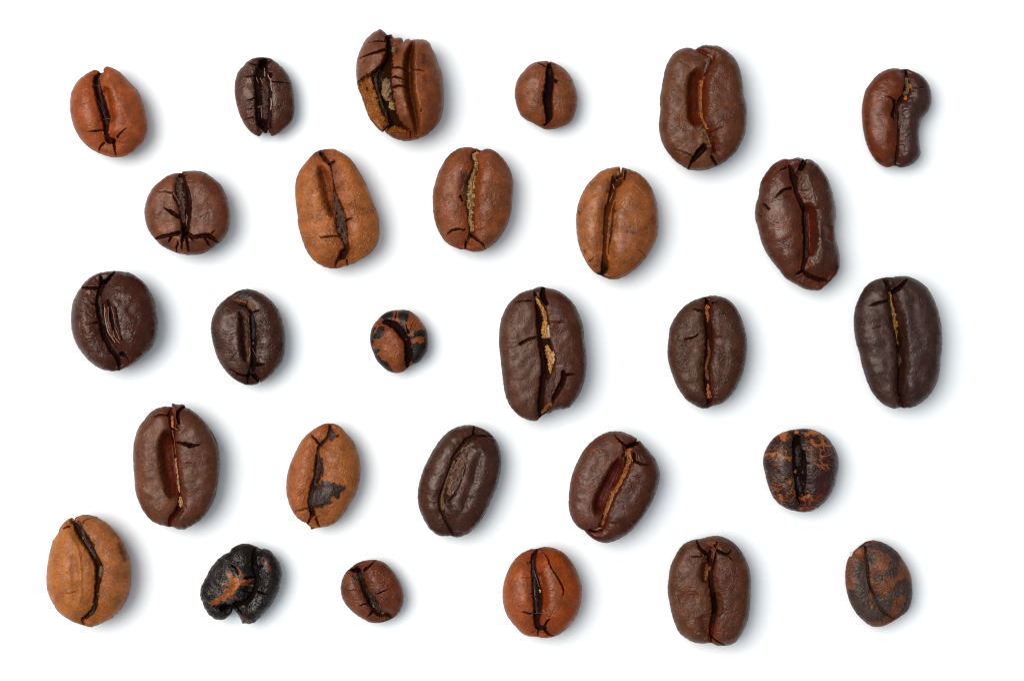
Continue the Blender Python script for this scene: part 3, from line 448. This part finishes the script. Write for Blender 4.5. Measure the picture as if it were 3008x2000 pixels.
  ck=['780,295,4 850,380,7 890,480,7 970,600,8 1020,700,11 1035,780,7 1000,850,3', '950,930,3 900,1010,4 850,1080,4', '825,1150,14 850,1100,11 890,1065,4', '550,985,3 610,1000,9 670,1020,9', '550,600,3 660,600,5', '745,1200,9 740,1290,7', '820,1210,14 870,1260,10 940,1280,4', '600,435,3 660,435,7', '870,745,3 940,735,4', '890,820,3 960,820,3', '640,785,4 680,780,8', '600,1260,3 700,1230,6'],
  ch=[((62, 54, 52), .45, '685,400,9 682,500,10 695,600,18 705,700,20 710,800,20 715,900,20 730,1000,16')],
  fi=[((140, 130, 125), 5, '690,660 700,780 715,900 730,1010'), ((120, 105, 100), 4, '690,520 725,620 755,720'), ((215, 185, 140), 8, '750,750 768,760 765,785'), ((130, 115, 108), 3, '660,1020 740,1015 820,1005')],
  pa=[((150, 88, 60), 'line', 40, 30, '880,560,26 910,760,36 920,980,36')]),
dict(at=(1883, 1534), label='flat-topped brown bean with dark zigzag crease and angular cracks at top, in bottom row',
  col=(106, 66, 50), col2=(98, 58, 44), wall=(110, 50, 24), oil=.26, inn=(40, 24, 18), wk=1.1, top=.38, dome=.10, vr=.13, edge=0.46, gk=1.3, vd=.13,
  o='880,152 950,165 1030,205 1100,265 1160,340 1210,430 1245,530 1262,650 1262,800 1255,930 1240,1060 1210,1170 1150,1290 1090,1370 1030,1405 960,1415 880,1415 800,1385 700,1390 600,1375 500,1320 430,1250 385,1150 350,1040 325,910 305,780 320,620 340,500 390,390 450,290 520,230 620,195 700,185 780,160',
  cr='800,290,16 775,390,26 792,480,26 792,600,28 802,720,32 828,850,38 842,970,40 826,1080,32 802,1200,30 800,1300,18 800,1380,7',
  va=[(.20, '720,440,40 700,560,46 715,680,40', 0.3), (.14, '880,780,30 905,920,34 890,1070,28', 0.4), (.05, '400,870,60 520,850,80 660,830,60'), (.08, '690,1040,50 715,1140,60 730,1260,50')],
  ck=['635,200,9 660,270,16 740,350,22', '555,375,4 620,378,7 690,372,7', '870,200,5 840,265,11', '865,310,14 920,335,16 980,350,14 1035,300,5', '990,370,7 1060,430,5', '850,340,7 835,430,12 820,520,12', '810,1310,9 900,1370,9 980,1405,7', '870,530,3 950,535,3', '640,330,3 690,350,6'],
  ch=[((152, 92, 44), .5, '800,500,12 770,535,24 745,590,18 735,660,12'), ((108, 66, 44), .4, '790,300,18 825,320,18 805,400,20'), ((100, 56, 34), .3, '880,830,16 905,920,20 905,1000,18 885,1070,12')],
  pa=[((128, 54, 22), 'line', 26, 20, '840,1210,26 850,1260,20')]),
dict(at=(2380, 1512), label='small mottled bean with dark grey and rust-brown patches, lower right corner',
  col=(124, 76, 58), col2=(122, 72, 52), wall=(96, 52, 36), inn=(46, 34, 32), wk=1.3, top=.42, edge=.8, gk=.9, vd=.1, gloss=.42,
  o='715,290 800,302 880,335 960,390 1030,460 1090,550 1140,650 1165,740 1175,860 1170,960 1145,1060 1090,1130 1010,1185 920,1240 830,1280 740,1285 670,1260 600,1205 530,1130 480,1050 440,950 415,850 402,720 410,610 430,520 470,450 530,390 600,335 650,302',
  cr='630,365,14 630,480,18 645,600,18 652,720,18 672,820,15 715,900,13 760,1000,17 830,1100,22 900,1155,10 970,1190,5',
  ck=['810,720,4 860,760,4', '990,960,4 960,1080,4'],
  pa=[((78, 63, 60), 'poly', 6, 22, '530,520 600,530 625,500 645,620 655,800 700,880 745,900 790,1010 860,1130 790,1210 620,1205 520,1110 450,980 430,860 505,840 500,720 485,600'), ((74, 57, 56), 'poly', 6, 22, '720,305 850,325 980,415 1045,480 1000,560 990,680 870,705 820,665 880,600 870,540 935,510 870,440 800,430 720,380 650,380 640,340'), ((72, 56, 55), 'poly', 6, 22, '985,750 1110,735 1180,800 1185,950 1105,1090 1010,1135 1085,960 1040,905 950,930 925,840'), ((76, 63, 60), 'poly', 6, 20, '840,910 940,880 930,980 890,1120 790,1030 720,900 780,910 810,950'), ((78, 58, 52), 'poly', 5, 18, '690,680 800,680 785,745 720,740'), ((74, 60, 56), 'poly', 5, 16, '650,420 740,440 735,520 660,560 630,500'), ((140, 70, 40), 'line', 6, 14, '670,910,18 680,950,14'), ((140, 72, 42), 'line', 5, 14, '690,1030,18 695,1060,10'), ((66, 52, 54), 'line', 6, 12, '600,350,20 580,370,14'), ((172, 100, 56), 'line', 16, 16, '550,410,20 570,440,14')],
  fk=[((226, 222, 210), 470, 452, 20, 26, 24)]),
]

# ------------------------------------------------------------------ building one bean
GRID = 180
RINGS = 16
K = 3.92                         # trace units per photograph pixel

def concentric(n):
    a = np.linspace(-1, 1, n + 1)
    A, B = np.meshgrid(a, a, indexing='ij')
    r = np.maximum(abs(A), abs(B))
    with np.errstate(divide='ignore', invalid='ignore'):
        ph = np.where(abs(A) > abs(B),
                      np.where(A > 0, (B / A), 4 + B / A),
                      np.where(B > 0, 2 - A / B, 6 - A / B))
    ph = np.nan_to_num(ph)
    return r.ravel(), (ph.ravel() / 8.0) % 1.0
CR, CS = concentric(GRID)

def add_mesh(name, V, F, mat, parent, tone, normals=None, wr=None, gl=None, oil=None, smooth=True):
    F = np.asarray(F)
    me = bpy.data.meshes.new(name)
    me.vertices.add(len(V)); me.vertices.foreach_set('co', np.asarray(V, np.float32).ravel())
    k = F.shape[1]
    me.loops.add(F.size); me.loops.foreach_set('vertex_index', F.ravel().astype(np.int32))
    me.polygons.add(len(F))
    me.polygons.foreach_set('loop_start', np.arange(0, F.size, k, dtype=np.int32))
    me.update(calc_edges=True)
    if smooth: me.polygons.foreach_set('use_smooth', np.ones(len(F), bool))
    at = me.attributes.new('tone', 'FLOAT_COLOR', 'POINT')
    c = np.ones((len(V), 4), np.float32); c[:, :3] = tone
    at.data.foreach_set('color', c.ravel())
    for nm, val in (('wrinkle', wr), ('gloss', gl), ('oil', oil)):
        if val is not None:
            a = me.attributes.new(nm, 'FLOAT', 'POINT')
            a.data.foreach_set('value', np.broadcast_to(np.asarray(val, np.float32), (len(V),)).copy())
    me.materials.append(mat)
    me.validate()
    if normals is not None: me.normals_split_custom_set_from_vertices([tuple(x) for x in normals])
    o = bpy.data.objects.new(name, me)
    o.parent = parent
    sc.collection.objects.link(o)
    return o

class Bean: pass

def build(i, B):
    g = Bean()
    ox, oy = B['at']                                       # top-left of the traced window in the photograph
    P = pts(B['o'])
    out = crom(P, True, 6.0)
    seed = 31.7 * (i + 1)
    # resample to even arc length, with a little raggedness
    seg = np.hypot(*(np.roll(out, -1, 0) - out).T); cum = np.concatenate([[0], np.cumsum(seg)])
    S = np.linspace(0, cum[-1], 4 * GRID, endpoint=False)
    cl = np.vstack([out, out[:1]])
    ob = np.stack([np.interp(S, cum, cl[:, 0]), np.interp(S, cum, cl[:, 1])], 1)
    c = np.array(B['c'] if 'c' in B else (P.min(0) + P.max(0)) / 2, float)
    nn = fbm(ob[:, 0] / 45 + seed, ob[:, 1] / 45, 3)
    ob = c + (ob - c) * (1 + .006 * nn * B.get('rag', 1))[:, None]
    half = (P.max(0) - P.min(0)) / 2
    # start boundary parameter at angle 0 so that the concentric grid is not twisted
    ang = np.arctan2(ob[:, 1] - c[1], ob[:, 0] - c[0])
    area = np.sum(ob[:, 0] * np.roll(ob[:, 1], -1) - np.roll(ob[:, 0], -1) * ob[:, 1])
    if area < 0: ob = ob[::-1]; ang = ang[::-1]
    ob = np.roll(ob, -int(np.abs(ang).argmin()), 0)
    nb = len(ob)
    si = np.round(CS * nb).astype(int) % nb
    X = c[0] + CR * (ob[si, 0] - c[0]); Y = c[1] + CR * (ob[si, 1] - c[1])
    dO, _ = near(X, Y, ob[::2]); hw = float(dO.max())
    T, D = hw * B.get('top', .46), hw * B.get('deep', .61)
    main = crom(pts(B['cr'], 3), False, 6.0)
    # closed polygon on the left of the crease
    a, b = main[0, :2], main[-1, :2]
    up = a + (a - c) / max(1, np.hypot(*(a - c))) * 900; dn = b + (b - c) / max(1, np.hypot(*(b - c))) * 900
    left_pt = c + np.array([-3000., 0])
    LP = np.vstack([up, main[::3, :2], b, dn, left_pt + [0, dn[1] - c[1]], left_pt + [0, up[1] - c[1]]])
    wk = .68 * B.get('wk', 1.0)
    vw, vd = B.get('vw', hw * B.get('vr', .24)), hw * B.get('vd', .17)
    valleys = []
    for v in B.get('va', []):
        Q = crom(pts(v[1], 3, 60), False, 8.0)
        if len(v) > 2:                                     # a wall that runs down into the crease
            _, j = near(Q[:, 0], Q[:, 1], main)
            Q[:, :2] += (main[j, :2] - Q[:, :2]) * v[2]
        e = np.linspace(0, 1, len(Q)); e = sstep(0, .2, e) * sstep(0, .2, 1 - e)
        Q[:, 2] *= .6 + .4 * e
        valleys.append((v[0] * hw, np.column_stack([Q, e]), v[3] if len(v) > 3 else 2))
    grooves = [(B.get('gk', 1.5), main)] + [(k, crom(pts(p, 3, 14), False, 5.0)) for k, p in B.get('gr', [])]
    cracks = [crom(pts(p, 3, B.get('cw', 8)), False, 4.0) for p in B.get('ck', [])]
    lows = [(dz, so, jag, col, pts(p)) for dz, so, jag, col, p in B.get('low', [])]

    def field(X, Y, colour=False):
        wx = X + 7 * fbm(X / 38 + seed, Y / 38, 2); wy = Y + 7 * fbm(X / 38, Y / 38 + seed, 2)
        d, _ = near(X, Y, ob[::2])
        t = np.clip(d / (hw * B.get('edge', .80)), 0, 1)
        prof = np.sqrt(np.clip(1 - (1 - t) ** 2.3, 0, 1))
        rho = ((X - c[0]) / half[0]) ** 2 + ((Y - c[1]) / half[1]) ** 2
        dm_ = B.get('dome', .22)
        z = T * ((1 - dm_) * prof + dm_ * np.clip(1 - rho, 0, 1))
        keep = .2 + .8 * sstep(0, .14 * hw, d)
        dm, im = near(wx, wy, main)
        z = z - vd * np.exp(-(dm / vw) ** 2) * keep
        for dz, Q, pw in valleys:
            dv, iv = near(wx, wy, Q, 260)
            z = z - dz * Q[iv, 3] * np.exp(-(dv / Q[iv, 2]) ** pw) * keep
        groove = np.zeros_like(z); carve = np.zeros_like(z)
        for gk, Q in grooves:
            dv, iv = near(wx, wy, Q, 140)
            w = Q[iv, 2] + 1
            f = 1 - sstep(.4, 1.1, dv / w)
            carve = np.maximum(carve, np.minimum(1.1 * gk * w, .6 * hw) * f)
            groove = np.maximum(groove, 1 - sstep(.65, 1.05, dv / w))
        z = z - carve * keep
        crack = np.zeros_like(z)
        for Q in cracks:
            dv, iv = near(wx, wy, Q, 60)
            q = Q[iv, 2]; w = q * 1.05 + 1.6
            f = 1 - sstep(.4, 1.05, dv / w)
            crack = np.maximum(crack, np.minimum(3.2 * w * np.clip(q / 7, .35, 1), .34 * hw) * f)
            # lips of a crack curl up slightly
            z = z + .10 * np.minimum(w, 14) * np.exp(-((dv - 2.0 * w) / w) ** 2)
        z = z - crack * (.35 + .65 * keep)
        lowcol = []
        for dz, so, jag, col, P_ in lows:
            jx = X + jag * fbm(X / 26 + seed, Y / 26, 3); jy = Y + jag * fbm(X / 26, Y / 26 + seed, 3)
            m = sstep(-so, so, sdist(jx, jy, P_))
            z = z - dz * m * keep * (1 + .12 * fbm(X / 40, Y / 40 + seed, 3)); lowcol.append((m, col))
        # wrinkles: soft swellings, transverse folds and fine crinkle
        side = 1 - groove
        z = z + side * prof * (hw * .022 * fbm(X / 170 + seed, Y / 170, 2) * B.get('lump', 1))
        nx = X / (95 if B.get('hor', 0) else 48); ny = Y / (30 if B.get('hor', 0) else 42)
        rid = 1 - np.abs(fbm(nx + seed + .5 * fbm(X / 80, Y / 80, 2), ny + seed, 3)) * 1.7
        wm = .3 + 1.1 * sstep(-.35, .45, fbm(X / 120 + seed * 2, Y / 120, 2))
        z = z + wm * side * (4.6 * wk * (rid - .5) + 2.6 * wk * fbm(X / 17 + seed, Y / 17, 2)) * (.3 + .7 * prof)
        z = z + groove * 9 * fbm(X / 22, Y / 50 + seed, 3)
        if not colour: return z
        L = inside(X, Y, LP)
        col = np.where(L[:, None], lin(B['col']), lin(B.get('col2', B['col'])))
        # crease walls carry the smooth seed coat, a redder brown than the outer skin
        wallc = lin(B.get('wall', (np.array(B['col']) * [.86, .70, .55])))
        m = np.exp(-(dm / (vw * .95)) ** 2) * .75
        for dz, Q, pw in valleys:
            if dz <= 0: continue
            dv, iv = near(wx, wy, Q, 260); m = np.maximum(m, (.92 if dz > .15 * hw else .5) * sstep(0, .5, Q[iv, 3]) * np.exp(-(dv / (Q[iv, 2] * 1.12)) ** 4))
        col = col * (1 - m[:, None]) + wallc * m[:, None]
        wm_ = m
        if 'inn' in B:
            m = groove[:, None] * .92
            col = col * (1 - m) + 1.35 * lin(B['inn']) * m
        m = (sstep(6, 24, crack) * .8)[:, None]
        col = col * (1 - m) + lin(B.get('inn2', np.array(B['col']) * [.42, .32, .28])) * m
        for m, cc in lowcol:
            if cc is not None: col = col * (1 - m[:, None]) + lin(cc) * m[:, None]
        gloss = np.full_like(z, B.get('gloss', .42) - .08); wri = B.get('bump', .44) * wk * wm
        for pa in B.get('pa', []):
            cc, kind, so, jag, p = pa
            jx = X + jag * .8 * fbm(X / 48 + seed, Y / 48, 3); jy = Y + jag * .8 * fbm(X / 48, Y / 48 + seed, 3)
            so = so * 1.8
            if kind == 'poly': m = sstep(-so, so, sdist(jx, jy, pts(p)))
            elif kind == 'vein':                           # branching hairline streaks inside an area
                rv = 1 - np.abs(fbm(X / 95 + seed + jag * .01, Y / 55 + jag * .02, 3)) * 2.2
                m = sstep(.72, .92, rv) * sstep(-26, 26, sdist(X, Y, pts(p)))
            else:
                Q = crom(pts(p, 3, 14), False, 5.0); dv, iv = near(jx, jy, Q, 160)
                m = 1 - sstep(Q[iv, 2] - so, Q[iv, 2] + so, dv)
            m = np.clip(m, 0, 1)
            col = col * (1 - m[:, None]) + lin(cc) * m[:, None]
        # roast mottling that belongs to the skin
        col = col * (1 + .16 * fbm(X / 150 + seed, Y / 150, 3) * B.get('mott', 1))[:, None]
        oil = (1 - .45 * wm_) * B.get('oil', .28) * (1 + .35 * fbm(X / 110 + seed, Y / 110 + 3, 3)) - .26 * np.maximum(groove, sstep(6, 24, crack))
        gloss = gloss + .16 * groove + .05 * fbm(X / 90, Y / 90 + seed, 2)
        return z, np.clip(col, .002, .9), gloss, wri, L, oil

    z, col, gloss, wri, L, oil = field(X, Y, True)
    z = np.maximum(z, -.8 * D)
    n = GRID + 1
    idx = np.arange(n * n).reshape(n, n)
    F = [np.stack([idx[:-1, :-1].ravel(), idx[1:, :-1].ravel(), idx[1:, 1:].ravel(), idx[:-1, 1:].ravel()], 1)]
    # boundary loop of the grid in order, then rings of the rounded back
    loop = np.concatenate([idx[0, :-1], idx[:-1, -1], idx[-1, :0:-1], idx[:0:-1, 0]])
    bx, by, bz = X[loop], Y[loop], z[loop]
    VX, VY, VZ, C2 = [X], [Y], [z], [col]
    G2, W2, O2 = [gloss], [wri], [oil]
    prev = loop; base = n * n
    for k in range(1, RINGS + 1):
        a = k / RINGS * math.pi / 2
        q = math.cos(a) ** .82 if k < RINGS else .03
        rx = c[0] + (bx - c[0]) * q; ry = c[1] + (by - c[1]) * q
        bl = sstep(0, .5, np.array(k / RINGS))
        VX.append(rx); VY.append(ry)
        VZ.append(np.minimum(bz, 0) * (1 - bl) * .6 - D * math.sin(a) + 4 * fbm(rx / 60 + seed, ry / 60, 2) * math.sin(2 * a))
        C2.append(col[loop]); G2.append(gloss[loop]); W2.append(wri[loop]); O2.append(oil[loop])
        cur = base + np.arange(nb); base += nb
        F.append(np.stack([prev, np.roll(prev, -1), np.roll(cur, -1), cur], 1)); prev = cur
    VX.append([c[0]]); VY.append([c[1]]); VZ.append([-D * 1.0]); C2.append(col[:1]); G2.append(gloss[:1]); W2.append(wri[:1]); O2.append(oil[:1])
    tip = base
    # close the very bottom with quads that share the tip
    F.append(np.stack([prev[0::2], np.roll(prev, -1)[0::2], np.roll(prev, -2)[0::2], np.full(nb // 2, tip)], 1))
    VX, VY, VZ = map(np.concatenate, (VX, VY, VZ)); C2 = np.concatenate(C2); G2 = np.concatenate(G2); W2 = np.concatenate(W2); O2 = np.concatenate(O2)
    F = np.concatenate(F)
    floor = VZ.min()
    zeq = -floor / K / PXCM
    s = (CAM_H - zeq) / CAM_H / PXCM / K
    cxw = (ox + c[0] / K - 1504) * s * K; cyw = (1000 - oy - c[1] / K) * s * K
    def world(x, y, zz):
        return np.stack([(x - c[0]) * s, -(y - c[1]) * s, (zz - floor) * s], 1)
    V = world(VX, VY, VZ)
    # orientation: make the top faces point up
    q = F[(GRID // 2) * GRID + GRID // 2]
    if np.cross(V[q[1]] - V[q[0]], V[q[2]] - V[q[0]])[2] < 0: F[:GRID * GRID] = F[:GRID * GRID, ::-1]
    r0 = F[GRID * GRID]; m0 = V[r0].mean(0)
    nrm = np.cross(V[r0[1]] - V[r0[0]], V[r0[3]] - V[r0[0]])
    if np.dot(nrm[:2], m0[:2]) < 0: F[GRID * GRID:] = F[GRID * GRID:, ::-1]
    fn = np.cross(V[F[:, 2]] - V[F[:, 0]], V[F[:, 3]] - V[F[:, 1]])
    VN = np.zeros_like(V)
    for k in range(4): np.add.at(VN, F[:, k], fn)
    VN /= np.maximum(np.linalg.norm(VN, axis=1), 1e-12)[:, None]
    root = bpy.data.objects.new('coffee_bean', None)
    root.empty_display_size = .2
    root.location = (cxw, cyw, 0)
    root['label'] = B['label']; root['category'] = 'coffee bean'; root['group'] = 'roasted coffee beans laid out on white paper'
    sc.collection.objects.link(root)
    fx, fy = VX[F].mean(1), VY[F].mean(1)
    fl = inside(fx, fy, LP)
    for mask, lab in ((fl, B.get('llab')), (~fl, B.get('rlab'))):
        f = F[mask]; u, inv = np.unique(f, return_inverse=True)
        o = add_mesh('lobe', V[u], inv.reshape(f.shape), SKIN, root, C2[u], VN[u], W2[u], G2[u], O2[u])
        if lab: o['label'] = lab
    # dry silverskin lying in the crease
    film = None
    for k, (cc, lift, p) in enumerate(B.get('ch', [])):
        Q = crom(pts(p, 3, 14), False, 5.0)
        if len(Q) < 4: continue
        tg = np.gradient(Q[:, :2], axis=0); tg /= np.maximum(np.hypot(*tg.T), 1e-6)[:, None]
        m = 13
        v = np.linspace(-1, 1, m)
        ln = np.arange(len(Q))
        wj = 1 + .55 * fbm(ln / 5.0 + seed, np.full(len(Q), 3.3 + k), 3)
        wj2 = 1 + .55 * fbm(ln / 5.0 + seed, np.full(len(Q), 9.3 + k), 3)
        W = np.where(v[None, :] < 0, wj[:, None], wj2[:, None]) * Q[:, 2:3]
        end = np.minimum(1, np.minimum(ln, ln[::-1]) / 4.0)[:, None]
        W = W * (.25 + .75 * end)
        x = Q[:, :1] - tg[:, 1:2] * v * W; y = Q[:, 1:2] + tg[:, 0:1] * v * W
        xr, yr = x.ravel(), y.ravel()
        zz = field(xr, yr).reshape(x.shape)
        mid = zz[:, m // 2:m // 2 + 1]
        U = np.broadcast_to(v * 2.2, x.shape); Wl = np.broadcast_to((ln / 7.0)[:, None], x.shape)
        cru = fbm(U * 1.6 + seed, Wl * .55, 3); fol = 1 - abs(fbm(U * 2.4 + seed, Wl * .22 + 7, 2)) * 2
        flat = np.minimum(zz, mid + 8 + .35 * Q[:, 2:3])
        z3 = flat + lift * Q[:, 2:3] * (1 - v ** 2) * end + Q[:, 2:3] * (.34 * cru + .20 * fol) * end + 2
        z3[:, 0] -= 9; z3[:, -1] -= 9
        z3[0] -= 9; z3[-1] -= 9
        id2 = np.arange(x.size).reshape(x.shape)
        f = np.stack([id2[:-1, :-1].ravel(), id2[:-1, 1:].ravel(), id2[1:, 1:].ravel(), id2[1:, :-1].ravel()], 1)
        k_ = np.clip(.62 + .75 * (cru.ravel() + .5 * (fol.ravel() - .4)), .08, 1.25)[:, None]
        t = raw(np.array(cc) * [.42, .34, .30])[None, :] * (1 - k_) + .82 * raw(cc)[None, :] * k_
        o = add_mesh('silverskin', world(xr, yr, z3.ravel()), f, FILM, root, np.clip(t, .004, .95))
        film = film or o
    for cc, rad, p in B.get('fi', []):
        Q = crom(pts(p), False, 7.0)
        ln = np.arange(len(Q))
        Q = Q + np.stack([4 * fbm(ln / 4 + seed, ln * 0 + 1.1, 2), 3 * fbm(ln / 4, ln * 0 + seed, 2)], 1)
        zz = field(Q[:, 0], Q[:, 1]) + rad * 1.2
        zz = np.convolve(np.pad(zz, 2, mode='edge'), np.ones(5) / 5, 'valid')
        tg = np.gradient(Q, axis=0); tg /= np.maximum(np.hypot(*tg.T), 1e-6)[:, None]
        a = np.arange(6) / 6 * 2 * math.pi
        rr = (rad * (.55 + .45 * np.sin(np.pi * (ln + .5) / len(ln))))[:, None]
        x = Q[:, :1] - tg[:, 1:2] * np.cos(a) * rr; y = Q[:, 1:2] + tg[:, :1] * np.cos(a) * rr; z3 = zz[:, None] + np.sin(a) * rr
        id2 = np.arange(x.size).reshape(x.shape)
        f = np.stack([id2[:-1].ravel(), np.roll(id2[:-1], -1, 1).ravel(), np.roll(id2[1:], -1, 1).ravel(), id2[1:].ravel()], 1)
        add_mesh('fibre', world(x.ravel(), y.ravel(), z3.ravel()), f, FILM, film or root, .8 * raw(cc)[None, :].repeat(x.size, 0))
    # crumpled flakes
    for cc, x0, y0, rx, ry, h in B.get('fk', []):
        nu, nv = 40, 24
        U, Vv = np.meshgrid(np.arange(nu) / nu * 2 * math.pi, np.linspace(.02, math.pi - .02, nv), indexing='ij')
        px, py, pz = np.sin(Vv) * np.cos(U), np.sin(Vv) * np.sin(U), np.cos(Vv)
        cr = 1 + .42 * fbm(px * 2.3 + pz * 1.7 + seed, py * 2.3 - pz * 1.1 + seed, 4)
        x = x0 + rx * px * cr; y = y0 + ry * py * cr
        z0 = float(field(np.array([x0]), np.array([y0]))[0])
        zz = z0 + h * (.5 + .6 * pz * cr)
        id2 = np.arange(x.size).reshape(x.shape)
        nxt = np.roll(id2, -1, 0)
        f = np.stack([id2[:, :-1].ravel(), id2[:, 1:].ravel(), nxt[:, 1:].ravel(), nxt[:, :-1].ravel()], 1)
        t = .8 * raw(cc)[None, :] * (1 + .7 * (cr.ravel() - 1) / .42)[:, None]
        add_mesh('chaff_flake', world(x.ravel(), y.ravel(), zz.ravel()), f, FILM, root, np.clip(t, .004, .95))

for i, B in enumerate(BEANS):
    build(i, B)
